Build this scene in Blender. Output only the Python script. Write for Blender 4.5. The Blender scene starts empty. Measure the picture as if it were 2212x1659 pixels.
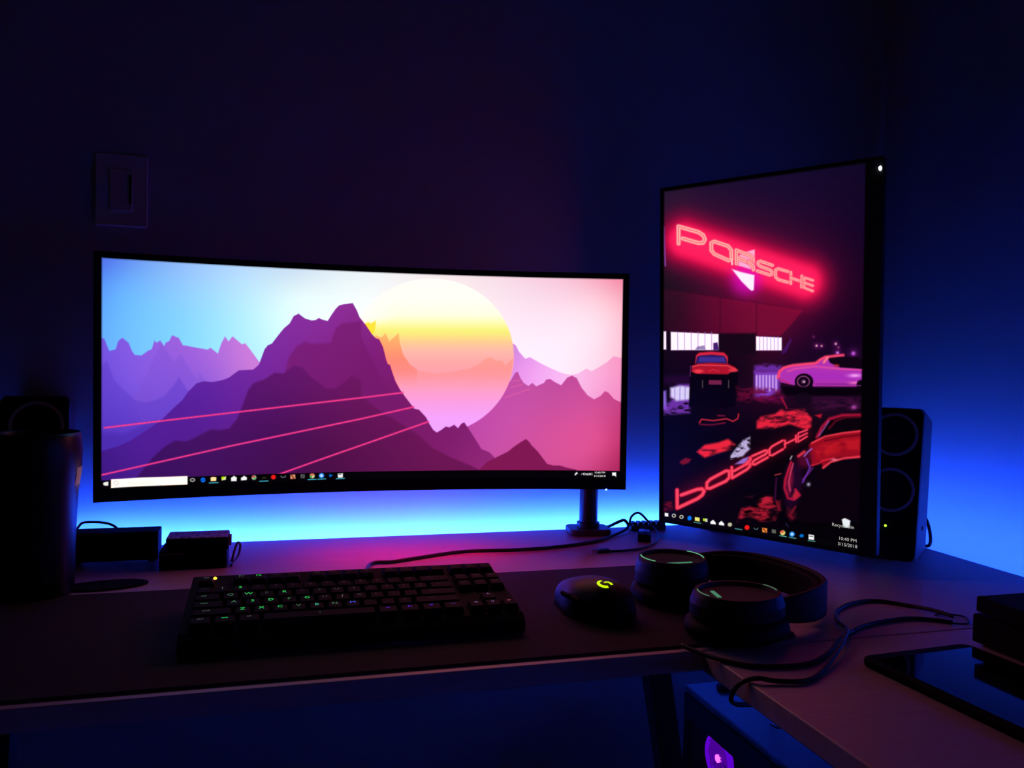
import bpy, bmesh, math, random
import numpy as np
from mathutils import Vector, Matrix, Euler

# ------------------------------------------------------------------ camera, world, exposure
S = bpy.context.scene
COL = S.collection
random.seed(4)

cam_d = bpy.data.cameras.new('camera')
cam = bpy.data.objects.new('camera', cam_d)
COL.objects.link(cam)
cam_d.sensor_width = 36.0
cam_d.lens = 1795.0 / 2212.0 * 36.0
cam_d.clip_start = 0.02
cam.matrix_world = Matrix(((0.962185, -0.011282, -0.272164, 0.0),
                           (-0.271663, 0.03357, -0.961807, 0.0),
                           (0.019987, 0.999373, 0.029235, 1.055),
                           (0, 0, 0, 1)))
S.camera = cam

S.view_settings.view_transform = 'Standard'
S.view_settings.look = 'None'
S.view_settings.exposure = 0.0
S.view_settings.gamma = 1.0
S.view_settings.use_curve_mapping = False
S.cycles.use_denoising = True
S.cycles.max_bounces = 8
S.cycles.diffuse_bounces = 5
S.cycles.sample_clamp_indirect = 6.0

world = bpy.data.worlds.new('night')
S.world = world
world.use_nodes = True
world.node_tree.nodes['Background'].inputs[0].default_value = (1.0, 0.8, 0.95, 1)
world.node_tree.nodes['Background'].inputs[1].default_value = 0.0080

LED_RGB = (0.012, 0.062, 1.0)
LED_BACK = 440.0
LED_RIGHT = 215.0
DESK_Z = 0.75
BACK_Y = 1.45
RIGHT_X = 1.187

# ------------------------------------------------------------------ materials
def mat(name, col, rough=0.5, spec=0.5, metal=0.0, emit=None, estr=0.0, noise=0.0, nscale=60.0, bump=0.0, coat=0.0, trans=0.0):
    m = bpy.data.materials.new(name)
    m.use_nodes = True
    nt = m.node_tree
    b = nt.nodes['Principled BSDF']
    b.inputs['Base Color'].default_value = (*col, 1)
    b.inputs['Roughness'].default_value = rough
    b.inputs['Specular IOR Level'].default_value = spec
    b.inputs['Metallic'].default_value = metal
    b.inputs['Coat Weight'].default_value = coat
    b.inputs['Transmission Weight'].default_value = trans
    if emit:
        b.inputs['Emission Color'].default_value = (*emit, 1)
        b.inputs['Emission Strength'].default_value = estr
    if noise or bump:
        tc = nt.nodes.new('ShaderNodeTexCoord')
        n = nt.nodes.new('ShaderNodeTexNoise')
        n.inputs['Scale'].default_value = nscale
        n.inputs['Detail'].default_value = 6
        nt.links.new(tc.outputs['Object'], n.inputs['Vector'])
        if noise:
            mr = nt.nodes.new('ShaderNodeMapRange')
            mr.inputs['To Min'].default_value = 1 - noise
            mr.inputs['To Max'].default_value = 1 + noise
            nt.links.new(n.outputs['Fac'], mr.inputs['Value'])
            mx = nt.nodes.new('ShaderNodeVectorMath')
            mx.operation = 'SCALE'
            mx.inputs[0].default_value = col
            nt.links.new(mr.outputs['Result'], mx.inputs['Scale'])
            nt.links.new(mx.outputs['Vector'], b.inputs['Base Color'])
        if bump:
            bp = nt.nodes.new('ShaderNodeBump')
            bp.inputs['Strength'].default_value = bump
            bp.inputs['Distance'].default_value = 0.001
            nt.links.new(n.outputs['Fac'], bp.inputs['Height'])
            nt.links.new(bp.outputs['Normal'], b.inputs['Normal'])
    return m

def laminate(name, a, c, rough):
    m = mat(name, a, rough, 0.5)
    nt = m.node_tree
    b = nt.nodes['Principled BSDF']
    tc = nt.nodes.new('ShaderNodeTexCoord')
    mp = nt.nodes.new('ShaderNodeMapping')
    mp.inputs['Scale'].default_value = (3.0, 90.0, 20.0)
    n = nt.nodes.new('ShaderNodeTexNoise')
    n.inputs['Scale'].default_value = 2.0
    n.inputs['Detail'].default_value = 8
    r = nt.nodes.new('ShaderNodeValToRGB')
    r.color_ramp.elements[0].position = 0.35
    r.color_ramp.elements[1].position = 0.7
    r.color_ramp.elements[0].color = (*a, 1)
    r.color_ramp.elements[1].color = (*c, 1)
    nt.links.new(tc.outputs['Object'], mp.inputs['Vector'])
    nt.links.new(mp.outputs['Vector'], n.inputs['Vector'])
    nt.links.new(n.outputs['Fac'], r.inputs['Fac'])
    nt.links.new(r.outputs['Color'], b.inputs['Base Color'])
    bp = nt.nodes.new('ShaderNodeBump')
    bp.inputs['Strength'].default_value = 0.08
    bp.inputs['Distance'].default_value = 0.0005
    nt.links.new(n.outputs['Fac'], bp.inputs['Height'])
    nt.links.new(bp.outputs['Normal'], b.inputs['Normal'])
    return m

M = {}
M['wall'] = mat('wall_paint', (0.40, 0.40, 0.40), 0.85, 0.2, noise=0.03, nscale=9, bump=0.15)
M['ceiling'] = mat('ceiling_paint', (0.12, 0.12, 0.12), 0.9, 0.2, noise=0.02, nscale=6)
M['floor'] = laminate('floor_boards', (0.035, 0.025, 0.02), (0.05, 0.04, 0.03), 0.6)
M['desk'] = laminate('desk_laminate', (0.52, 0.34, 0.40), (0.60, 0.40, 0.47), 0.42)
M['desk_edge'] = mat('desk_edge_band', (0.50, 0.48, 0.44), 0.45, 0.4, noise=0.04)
M['plastic'] = mat('black_plastic', (0.008, 0.008, 0.010), 0.5, 0.22, noise=0.1, nscale=200)
M['matte'] = mat('matte_black_plastic', (0.006, 0.006, 0.007), 0.8, 0.10, noise=0.1, nscale=200)
M['gloss'] = mat('glossy_black', (0.006, 0.006, 0.007), 0.12, 0.5, noise=0.05)
M['glass'] = mat('dark_glass', (0.004, 0.004, 0.006), 0.06, 0.6, coat=0.6, noise=0.05)
M['metal'] = mat('black_steel', (0.02, 0.02, 0.022), 0.4, 0.5, metal=0.3, noise=0.08)
M['ring'] = mat('driver_ring_grey', (0.48, 0.44, 0.52), 0.5, 0.4, noise=0.05)
M['cabinet'] = mat('speaker_cabinet', (0.16, 0.16, 0.18), 0.5, 0.3, noise=0.08)
M['grey'] = mat('dark_grey_plastic', (0.075, 0.07, 0.085), 0.5, 0.4, noise=0.08)
M['mat_cloth'] = mat('desk_mat_cloth', (0.045, 0.032, 0.033), 0.92, 0.15, noise=0.25, nscale=900, bump=0.3)
M['rubber'] = mat('cable_rubber', (0.012, 0.011, 0.014), 0.5, 0.4, noise=0.1)
M['keycap'] = mat('keycap', (0.009, 0.007, 0.008), 0.75, 0.10, noise=0.12, nscale=300)
M['leather'] = mat('ear_pad_leatherette', (0.006, 0.006, 0.006), 0.7, 0.15, noise=0.2, nscale=250, bump=0.3)
M['cone'] = mat('speaker_cone', (0.006, 0.006, 0.007), 0.75, 0.2, noise=0.1)
M['plate'] = mat('switch_plate', (0.55, 0.50, 0.46), 0.4, 0.5, noise=0.02)
M['tumbler'] = mat('tumbler_enamel', (0.006, 0.005, 0.008), 0.35, 0.25, noise=0.1)
M['sticker'] = mat('pale_yellow_sticker', (0.92, 0.90, 0.50), 0.5, 0.3, noise=0.05)
M['red'] = mat('red_plastic', (0.45, 0.05, 0.03), 0.5, 0.4, noise=0.05)
M['clear'] = mat('clear_cap', (0.75, 0.78, 0.85), 0.12, 0.5, trans=0.85)
M['steel'] = mat('bare_steel', (0.5, 0.5, 0.52), 0.3, 0.5, metal=1.0, noise=0.05)
M['case_glass'] = mat('case_window', (0.35, 0.33, 0.38), 0.05, 0.5, trans=0.95)
M['case_paint'] = mat('case_paint', (0.04, 0.04, 0.05), 0.6, 0.25, noise=0.05)

def glow(name, rgb, s):
    return mat(name, (0.01, 0.01, 0.01), 0.5, 0.2, emit=rgb, estr=s)

def srgb(r, g, b):
    f = lambda c: (c / 255 / 12.92) if c / 255 <= 0.04045 else ((c / 255 + 0.055) / 1.055) ** 2.4
    return (f(r), f(g), f(b))

M['led_back'] = glow('blue_led_tape_back', LED_RGB, LED_BACK)
M['led_right'] = glow('blue_led_tape_right', LED_RGB, LED_RIGHT)
M['txt_white'] = glow('screen_text_white', (1, 0.97, 0.95), 0.85)
M['txt_dim'] = glow('screen_text_dim', (0.75, 0.75, 0.7), 0.65)
M['txt_grey'] = glow('screen_text_grey', (0.6, 0.6, 0.6), 0.5)

# printed/patterned cardboard for the small box lid
m = mat('patterned_lid', (0.5, 0.42, 0.5), 0.45, 0.4)
nt = m.node_tree
w = nt.nodes.new('ShaderNodeTexVoronoi'); w.inputs['Scale'].default_value = 160
tc = nt.nodes.new('ShaderNodeTexCoord')
r = nt.nodes.new('ShaderNodeValToRGB')
r.color_ramp.elements[0].color = (0.22, 0.16, 0.26, 1); r.color_ramp.elements[1].color = (0.95, 0.85, 0.95, 1)
r.color_ramp.elements[0].position = 0.25; r.color_ramp.elements[1].position = 0.5
nt.links.new(tc.outputs['Object'], w.inputs['Vector'])
nt.links.new(w.outputs['Distance'], r.inputs['Fac'])
nt.links.new(r.outputs['Color'], nt.nodes['Principled BSDF'].inputs['Base Color'])
M['lid'] = m

# ------------------------------------------------------------------ geometry helpers
def obj(name, bm, m, parent=None, loc=None, rot=None, bevel=0.0, smooth=False, seg=2):
    me = bpy.data.meshes.new(name)
    bmesh.ops.recalc_face_normals(bm, faces=bm.faces)
    bm.to_mesh(me); bm.free()
    if m: me.materials.append(m)
    o = bpy.data.objects.new(name, me)
    COL.objects.link(o)
    if parent: o.parent = parent
    if loc: o.location = loc
    if rot: o.rotation_euler = rot
    if smooth:
        for p in me.polygons: p.use_smooth = True
    if bevel:
        b = o.modifiers.new('bevel', 'BEVEL'); b.width = bevel; b.segments = seg; b.limit_method = 'ANGLE'
        b.angle_limit = math.radians(40)
    return o

def thing(name, label, cat, loc=(0, 0, 0), rot=(0, 0, 0), group=None):
    o = bpy.data.objects.new(name, None)
    COL.objects.link(o)
    o.empty_display_size = 0.02
    o.location = loc; o.rotation_euler = rot
    return tag(o, label, cat, group)

def tag(o, label, cat, group=None):
    o['label'] = label; o['category'] = cat
    if group: o['group'] = group
    return o

def struct(o, label=None):
    o['kind'] = 'structure'
    if label: o['label'] = label
    return o

def box(bm, x0, x1, y0, y1, z0, z1):
    v = [bm.verts.new(p) for p in ((x0, y0, z0), (x1, y0, z0), (x1, y1, z0), (x0, y1, z0), (x0, y0, z1), (x1, y0, z1), (x1, y1, z1), (x0, y1, z1))]
    for f in ((0, 3, 2, 1), (4, 5, 6, 7), (0, 1, 5, 4), (1, 2, 6, 5), (2, 3, 7, 6), (3, 0, 4, 7)):
        bm.faces.new([v[i] for i in f])
    return bm

def B(x0, x1, y0, y1, z0, z1):
    return box(bmesh.new(), x0, x1, y0, y1, z0, z1)

def lathe(prof, n=48, cx=0, cy=0, sx=1, sy=1, bm=None, close=False, axis='z', a0=0, a1=2 * math.pi):
    bm = bm or bmesh.new()
    full = abs(a1 - a0 - 2 * math.pi) < 1e-6
    k = n if full else n + 1
    rings = []
    for r, z in prof:
        ring = []
        for i in range(k):
            a = a0 + (a1 - a0) * i / n
            x, y = cx + sx * r * math.cos(a), cy + sy * r * math.sin(a)
            ring.append(bm.verts.new((x, y, z) if axis == 'z' else (x, -z, y)))
        rings.append(ring)
    m = len(prof)
    for j in range(m if close else m - 1):
        A, Bq = rings[j], rings[(j + 1) % m]
        for i in range(k if full else k - 1):
            bm.faces.new((A[i], A[(i + 1) % k], Bq[(i + 1) % k], Bq[i]))
    if not close and full:
        for ring in (rings[0], rings[-1]):
            try: bm.faces.new(ring)
            except ValueError: pass
    if close and not full:
        bm.faces.new([rg[0] for rg in rings]); bm.faces.new([rg[-1] for rg in rings])
    return bm

def spline(pts, n=10):
    P = [Vector(p) for p in pts]
    P = [P[0] * 2 - P[1]] + P + [P[-1] * 2 - P[-2]]
    out = []
    for i in range(1, len(P) - 2):
        a, b, c, d = P[i - 1:i + 3]
        for k in range(n):
            t = k / n
            out.append(0.5 * ((2 * b) + (c - a) * t + (2 * a - 5 * b + 4 * c - d) * t * t + (3 * b - a - 3 * c + d) * t ** 3))
    out.append(P[-2])
    return out

def tube(pts, r, sides=10, n=10, bm=None, smooth_path=True):
    bm = bm or bmesh.new()
    P = spline(pts, n) if smooth_path else [Vector(p) for p in pts]
    up = Vector((0, 0, 1))
    rings = []
    for i, p in enumerate(P):
        t = (P[min(i + 1, len(P) - 1)] - P[max(i - 1, 0)]).normalized()
        a = t.cross(up)
        if a.length < 1e-3: a = t.cross(Vector((0, 1, 0)))
        a.normalize(); b = a.cross(t).normalized()
        rr = r(i / (len(P) - 1)) if callable(r) else r
        rings.append([bm.verts.new(p + rr * (a * math.cos(2 * math.pi * k / sides) + b * math.sin(2 * math.pi * k / sides))) for k in range(sides)])
    for A, Bq in zip(rings, rings[1:]):
        for k in range(sides):
            bm.faces.new((A[k], A[(k + 1) % sides], Bq[(k + 1) % sides], Bq[k]))
    bm.faces.new(rings[0]); bm.faces.new(rings[-1])
    return bm

def prism(outline, z0, z1, bm=None):
    bm = bm or bmesh.new()
    a = [bm.verts.new((x, y, z0)) for x, y in outline]
    b = [bm.verts.new((x, y, z1)) for x, y in outline]
    bm.faces.new(a[::-1]); bm.faces.new(b)
    n = len(a)
    for i in range(n):
        bm.faces.new((a[i], a[(i + 1) % n], b[(i + 1) % n], b[i]))
    return bm

def rrect(x0, x1, y0, y1, r, n=6):
    out = []
    for cx, cy, a in ((x1 - r, y1 - r, 0), (x0 + r, y1 - r, 90), (x0 + r, y0 + r, 180), (x1 - r, y0 + r, 270)):
        for i in range(n + 1):
            t = math.radians(a + 90 * i / n)
            out.append((cx + r * math.cos(t), cy + r * math.sin(t)))
    return out

def xz_prism(outline, y0, y1):
    """outline in (x, z), extruded along y"""
    bm = prism(outline, y0, y1)
    for v in bm.verts:
        x, z, y = v.co
        v.co = (x, y, z)
    return bm

_txt = {}
def text_bm(s, size, depth=0.0, align='CENTER'):
    cu = bpy.data.curves.new('t', 'FONT')
    cu.body = s; cu.size = size; cu.align_x = align; cu.align_y = 'CENTER'; cu.resolution_u = 2
    cu.extrude = depth
    o = bpy.data.objects.new('t', cu)
    COL.objects.link(o)
    dg = bpy.context.evaluated_depsgraph_get()
    me = bpy.data.meshes.new_from_object(o.evaluated_get(dg))
    bm = bmesh.new(); bm.from_mesh(me)
    bpy.data.objects.remove(o); bpy.data.curves.remove(cu); bpy.data.meshes.remove(me)
    return bm

# ------------------------------------------------------------------ the room
struct(obj('wall_back', B(-2.4, RIGHT_X, BACK_Y, BACK_Y + 0.1, 0, 2.6), M['wall']))
struct(obj('wall_right', B(RIGHT_X, RIGHT_X + 0.1, -1.6, BACK_Y + 0.1, 0, 2.6), M['wall']))
struct(obj('wall_left', B(-2.5, -2.4, -1.6, BACK_Y + 0.1, 0, 2.6), M['wall']))
struct(obj('floor', B(-2.5, RIGHT_X + 0.1, -1.7, BACK_Y + 0.1, -0.1, 0), M['floor']))
struct(obj('ceiling', B(-2.5, RIGHT_X + 0.1, -1.7, BACK_Y + 0.1, 2.6, 2.7), M['ceiling']))
struct(obj('baseboard_back', B(-2.4, RIGHT_X, BACK_Y - 0.014, BACK_Y, 0, 0.09), M['plate'], bevel=0.003))
struct(obj('baseboard_right', B(RIGHT_X - 0.014, RIGHT_X, -1.6, BACK_Y - 0.014, 0, 0.09), M['plate'], bevel=0.003))

# ------------------------------------------------------------------ desks
FRONT_Y, DBACK, DRIGHT, RLEFT = 0.785, 1.412, 1.060, 0.439
t = thing('desk', 'long pale desk along the back wall carrying the keyboard and both monitors', 'desk', (0, 1.1, 0))
def at(t, o):
    o.location = -t.location
    return o
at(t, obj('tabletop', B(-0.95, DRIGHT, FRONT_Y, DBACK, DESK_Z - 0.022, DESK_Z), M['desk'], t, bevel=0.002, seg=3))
def leg(pts, parent, r=0.0125):
    bm = bmesh.new()
    (x0, y0, z0), (x1, y1, z1) = pts
    a = [bm.verts.new((x0 + sx * r, y0 + sy * r, z0)) for sx, sy in ((-1, -1), (1, -1), (1, 1), (-1, 1))]
    b = [bm.verts.new((x1 + sx * r, y1 + sy * r, z1)) for sx, sy in ((-1, -1), (1, -1), (1, 1), (-1, 1))]
    bm.faces.new(a); bm.faces.new(b[::-1])
    for i in range(4): bm.faces.new((a[i], a[(i + 1) % 4], b[(i + 1) % 4], b[i]))
    return at(parent, obj('leg', bm, M['metal'], parent, bevel=0.001))
leg(((0.398, 0.815, 0.728), (0.525, 0.815, 0.0)), t)
leg(((1.03, 1.38, 0.728), (1.04, 1.385, 0.0)), t)
leg(((-0.232, 0.815, 0.728), (-0.262, 0.815, 0.0)), t)
leg(((-0.90, 1.36, 0.728), (-0.92, 1.36, 0.0)), t)

t = thing('desk', 'pale side desk reaching toward the viewer with tablet on it', 'desk', (0.75, 0.3, 0))
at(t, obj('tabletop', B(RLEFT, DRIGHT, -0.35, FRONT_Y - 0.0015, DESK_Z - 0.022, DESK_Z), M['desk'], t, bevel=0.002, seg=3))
leg(((1.03, -0.30, 0.728), (1.04, -0.32, 0.0)), t)
leg(((0.47, -0.30, 0.728), (0.46, -0.32, 0.0)), t)
leg(((1.03, 0.75, 0.728), (1.03, 0.75, 0.0)), t)

# ------------------------------------------------------------------ LED tape on the desk rims
t = thing('led_strip', 'glowing blue light strip along the back rim of the long desk', 'light strip', (0.0, DBACK, 0.73))
def tape(parent, m, p0, p1, out, tilt):
    # flat light tape: 1.4 mm thick, 10 mm tall, tipped a little upward
    bm = bmesh.new(); a = math.radians(tilt)
    n = Vector((out[0] * math.cos(a), out[1] * math.cos(a), math.sin(a))); w_ = Vector((-out[0] * math.sin(a), -out[1] * math.sin(a), math.cos(a)))
    vs = []
    for p in (p0, p1):
        c = Vector(p)
        vs.append([bm.verts.new(c + w_ * i + n * j) for i, j in ((0, 0), (0.010, 0), (0.010, 0.0014), (0, 0.0014))])
    A, Bq = vs
    for k in range(4): bm.faces.new((A[k], A[(k + 1) % 4], Bq[(k + 1) % 4], Bq[k]))
    bm.faces.new(A); bm.faces.new(Bq[::-1])
    return at(parent, obj('tape', bm, m, parent))
tape(t, M['led_back'], (-0.52, DBACK + 0.0006, 0.7335), (DRIGHT, DBACK + 0.0006, 0.7335), (0, 1), 8)
at(t, obj('shade_channel', box(B(-0.95, DRIGHT, DBACK, DBACK + 0.0023, 0.7462, 0.7495), -0.95, DRIGHT, DBACK, DBACK + 0.0023, 0.7280, 0.7310), M['metal'], t))  # added metal lips, shaped to cut the tape's light on the wall
t = thing('led_strip', 'glowing blue light strip along the right rim of the desks', 'light strip', (DRIGHT, 0.8, 0.73))
tape(t, M['led_right'], (DRIGHT + 0.0006, -0.30, 0.7335), (DRIGHT + 0.0006, DBACK, 0.7335), (1, 0), 5)
at(t, obj('shade_channel', box(B(DRIGHT, DRIGHT + 0.0036, -0.35, DBACK, 0.7462, 0.7495), DRIGHT, DRIGHT + 0.0036, -0.35, DBACK, 0.7280, 0.7310), M['metal'], t))  # same added lips, limiting how far the right tape's light spreads

# ------------------------------------------------------------------ light switch
t = thing('light_switch', 'white light switch plate on the back wall above the curved monitor', 'light switch', (-0.2405, BACK_Y, 1.311))
obj('cover_plate', xz_prism(rrect(-0.0385, 0.0385, -0.057, 0.057, 0.004), -0.006, 0), M['plate'], t, bevel=0.002)
rk = obj('paddle', xz_prism(rrect(-0.0165, 0.0165, -0.033, 0.033, 0.002), -0.009, -0.0062), M['plate'], t, bevel=0.001)
obj('slider', B(0.012, 0.0155, -0.0105, -0.0092, -0.022, 0.024), M['matte'], rk)
for z in (-0.048, 0.048):
    obj('screw', lathe([(0.0028, 0.0065), (0.0028, 0.0072)], 16, cy=z, axis='y'), M['plate'], t)

# ------------------------------------------------------------------ painter for what the screens show
class Paint:
    def __init__(s, X, Y):
        s.X = X.astype(np.float32); s.Y = Y.astype(np.float32)
        s.c = np.zeros((len(X), 3), np.float32)
    def over(s, idx, a, col):
        a = a[:, None]
        s.c[idx] = s.c[idx] * (1 - a) + np.asarray(col, np.float32) * a
    def field(s, cps, sigma, idx=None):
        X = s.X if idx is None else s.X[idx]; Y = s.Y if idx is None else s.Y[idx]
        P = np.array([c[:2] for c in cps], float); C_ = np.array([c[2:] for c in cps], float)
        s2 = (sigma * 1.0) ** 2
        K = np.sqrt(((P[:, None] - P[None]) ** 2).sum(-1) + s2)
        m_ = C_.mean(0)
        W_ = np.linalg.solve(K - np.eye(len(P)) * sigma * 0.15, C_ - m_)
        out = np.zeros((len(X), 3), np.float32) + m_.astype(np.float32)
        for (x, y), w_ in zip(P, W_):
            out += np.sqrt((X - x) ** 2 + (Y - y) ** 2 + s2)[:, None] * w_.astype(np.float32)
        return np.clip(out, C_.min(0).astype(np.float32), C_.max(0).astype(np.float32))
    def sd(s, pts, idx, closed=True):
        x = s.X[idx]; y = s.Y[idx]
        d = np.full(len(x), 1e9, np.float32); ins = np.zeros(len(x), bool)
        n = len(pts)
        for i in range(n if closed else n - 1):
            ax, ay = pts[i]; bx, by = pts[(i + 1) % n]
            ex, ey = bx - ax, by - ay
            q = np.clip(((x - ax) * ex + (y - ay) * ey) / (ex * ex + ey * ey + 1e-9), 0, 1)
            d = np.minimum(d, (x - ax - q * ex) ** 2 + (y - ay - q * ey) ** 2)
            if closed and ay != by:
                ins ^= ((ay > y) != (by > y)) & (x < (bx - ax) * (y - ay) / (by - ay) + ax)
        d = np.sqrt(d)
        return np.where(ins, -d, d) if closed else d
    def box(s, pts, pad):
        P = np.array(pts)
        return np.nonzero((s.X > P[:, 0].min() - pad) & (s.X < P[:, 0].max() + pad) & (s.Y > P[:, 1].min() - pad) & (s.Y < P[:, 1].max() + pad))[0]
    def poly(s, pts, col, soft=1.0, alpha=1.0, tex=None):
        i = s.box(pts, soft * 2 + 1)
        if not len(i): return
        a = np.clip(0.5 - s.sd(pts, i) / (2 * soft), 0, 1) * alpha
        if tex is not None: a = a * tex[i]
        s.over(i, a, col)
    def line(s, pts, col, w_=1.5, soft=1.0, alpha=1.0, closed=False, tex=None):
        i = s.box(pts, w_ + soft * 2 + 1)
        if not len(i): return
        d = np.abs(s.sd(pts, i, closed))
        a = np.clip(0.5 - (d - w_) / (2 * soft), 0, 1) * alpha
        if tex is not None: a = a * tex[i]
        s.over(i, a, col)
    def blob(s, x, y, rx, ry, col, alpha=1.0, p=1.0):
        d = ((s.X - x) / rx) ** 2 + ((s.Y - y) / ry) ** 2
        i = np.nonzero(d < 9)[0]
        s.over(i, alpha * np.exp(-d[i] ** p), col)
    def disc(s, x, y, rx, ry, col, soft=1.0, alpha=1.0):
        d = np.sqrt(((s.X - x) / rx) ** 2 + ((s.Y - y) / ry) ** 2)
        i = np.nonzero(d < 1 + 3 * soft / min(rx, ry))[0]
        s.over(i, alpha * np.clip(0.5 - (d[i] - 1) * min(rx, ry) / (2 * soft), 0, 1), col)
    def noise(s, sx, sy, seed=0, lo=0.45, hi=0.6):
        rs = np.random.RandomState(seed)
        g = rs.rand(96, 96).astype(np.float32); out = 0; amp = 0
        for o_, a_ in ((1, 1.0), (2.1, 0.5), (4.3, 0.3)):
            u = s.X / sx * o_; v = s.Y / sy * o_
            iu = np.floor(u).astype(int); iv = np.floor(v).astype(int)
            fu = u - iu; fv = v - iv; fu = fu * fu * (3 - 2 * fu); fv = fv * fv * (3 - 2 * fv)
            G = lambda a, b: g[a % 96, b % 96]
            out = out + a_ * ((G(iu, iv) * (1 - fu) + G(iu + 1, iv) * fu) * (1 - fv) + (G(iu, iv + 1) * (1 - fu) + G(iu + 1, iv + 1) * fu) * fv)
            amp += a_
        return np.clip((out / amp - lo) / (hi - lo), 0, 1)
    def linear(s, peak=(3.2, 1.5, 1.8)):
        # the camera clips at 255: where a colour is full the panel itself is brighter than that
        c = np.clip(s.c / 255.0, 0, 1)
        l = np.where(c <= 0.04045, c / 12.92, ((c + 0.055) / 1.055) ** 2.4)
        k = np.clip((l - 0.98) / 0.02, 0, 1)
        return l * (1 + (np.array(peak) - 1) * k)

def frame(ox, oy, k):
    return lambda pts: [(ox + x * k, oy + y * k) for x, y in pts]
fA = frame(180, 520, 0.34965)
fB = frame(760, 540, 0.33755)
fC = frame(1400, 330, 0.25914)
fD = frame(1400, 700, 0.31945)
fT = frame(200, 1000, 0.26221)
fE = frame(1420, 1090, 0.20796)

def paint_ultrawide(u, v):
    PX = [218.283, 1.052, 1341.966, 8.972, -391.618, -5.057, 204.882, 3.318, -34.638, -0.669]
    PY = [1056.839, -500.192, -69.643, 156.578, 60.586, -116.561, -20.58, 41.477, 6.107, -11.64]
    X = sum(PX[2 * i + j] * u ** i * v ** j for i in range(5) for j in range(2))
    Y = sum(PY[2 * i + j] * u ** i * v ** j for i in range(5) for j in range(2))
    p = Paint(X, Y)
    p.c[:] = p.field([(225, 560, 80, 110, 235), (250, 610, 100, 170, 255), (240, 700, 105, 180, 255), (330, 590, 125, 180, 250), (400, 600, 150, 200, 255), (400, 700, 135, 215, 255),
        (520, 600, 185, 225, 255), (520, 690, 180, 240, 255), (560, 760, 190, 245, 255), (640, 640, 235, 255, 255), (640, 590, 205, 225, 245), (780, 600, 238, 248, 250),
        (800, 680, 255, 255, 255), (1000, 600, 250, 232, 236), (1150, 620, 250, 215, 232), (1150, 700, 255, 232, 248), (1340, 606, 245, 135, 165),
        (1320, 650, 255, 200, 215), (1300, 720, 255, 225, 240), (1200, 790, 255, 240, 255), (1340, 740, 255, 195, 215)], 55)
    # far left range
    L1 = fA([(90, 600), (115, 600), (130, 605), (160, 680), (200, 670), (215, 620), (240, 598), (280, 630), (300, 680), (318, 705), (360, 708), (400, 678), (422, 670), (440, 615), (452, 630), (475, 615), (500, 650), (510, 628), (530, 620), (548, 583), (590, 600), (615, 645), (650, 650), (700, 660), (770, 672), (785, 660), (832, 697), (850, 640), (875, 590), (897, 622), (922, 590), (960, 622), (980, 640), (1000, 632), (1030, 670), (1085, 745), (1400, 1100), (1400, 1700), (90, 1700)])
    i = p.box(L1, 4); a = np.clip(0.5 - p.sd(L1, i) / 2, 0, 1)
    f = p.field([(225, 740, 120, 85, 225), (300, 790, 135, 90, 228), (400, 770, 155, 95, 222), (500, 760, 190, 115, 222), (540, 790, 205, 125, 220), (300, 850, 125, 85, 222), (450, 830, 150, 95, 222), (230, 900, 90, 60, 205), (400, 880, 125, 80, 222), (230, 960, 70, 40, 175), (330, 930, 100, 60, 200)], 45, i)
    p.c[i] = p.c[i] * (1 - a[:, None]) + f * a[:, None]
    p.poly(fA([(480, 640), (520, 690), (560, 750), (600, 700), (640, 760), (700, 860), (720, 815), (760, 870), (760, 1200), (420, 1200), (300, 1000)]), (125, 80, 210), 3, 0.35)
    p.poly(fA([(90, 780), (115, 770), (145, 740), (170, 800), (190, 860), (250, 920), (320, 985), (380, 1000), (440, 985), (500, 960), (560, 890), (590, 840), (640, 920), (760, 1000), (760, 1500), (90, 1500)]), (95, 60, 200), 2.5, 0.5)
    p.poly(fA([(90, 1185), (250, 1195), (380, 1130), (450, 1110), (450, 1500), (90, 1500)]), (75, 40, 170), 5, 0.6)
    # far right range
    R1 = fB([(960, 590), (1035, 600), (1050, 610), (1070, 650), (1110, 695), (1140, 685), (1200, 720), (1270, 755), (1340, 785), (1400, 800), (1450, 790), (1500, 758), (1535, 775), (1580, 750), (1630, 720), (1675, 680), (1725, 690), (1800, 690), (1800, 1200), (900, 1200)])
    i = p.box(R1, 4); a = np.clip(0.5 - p.sd(R1, i) / 2, 0, 1)
    f = p.field([(1115, 760, 215, 140, 225), (1140, 790, 240, 155, 240), (1180, 815, 248, 175, 245), (1240, 820, 252, 190, 240), (1300, 800, 252, 170, 215), (1335, 780, 250, 155, 200), (1320, 850, 248, 150, 205)], 30, i)
    p.c[i] = p.c[i] * (1 - a[:, None]) + f * a[:, None]
    R2 = fB([(960, 900), (1020, 830), (1045, 785), (1062, 778), (1080, 820), (1100, 850), (1130, 870), (1155, 850), (1180, 872), (1230, 850), (1245, 828), (1270, 825), (1300, 845), (1340, 865), (1380, 815), (1410, 803), (1440, 820), (1470, 880), (1510, 930), (1550, 955), (1590, 935), (1620, 903), (1640, 910), (1680, 955), (1725, 975), (1800, 975), (1800, 1600), (600, 1600), (600, 1200)])
    i = p.box(R2, 4); a = np.clip(0.5 - p.sd(R2, i) / 2, 0, 1)
    f = p.field([(1120, 830, 195, 80, 165), (1100, 880, 200, 80, 170), (1040, 930, 195, 75, 170), (1060, 985, 200, 80, 165), (1200, 860, 200, 78, 160), (1300, 880, 210, 78, 148), (1200, 930, 215, 82, 155), (1300, 960, 222, 78, 140), (1250, 1005, 215, 78, 145), (1335, 1010, 175, 40, 95), (1335, 930, 200, 60, 120)], 35, i)
    p.c[i] = p.c[i] * (1 - a[:, None]) + f * a[:, None]
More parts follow.
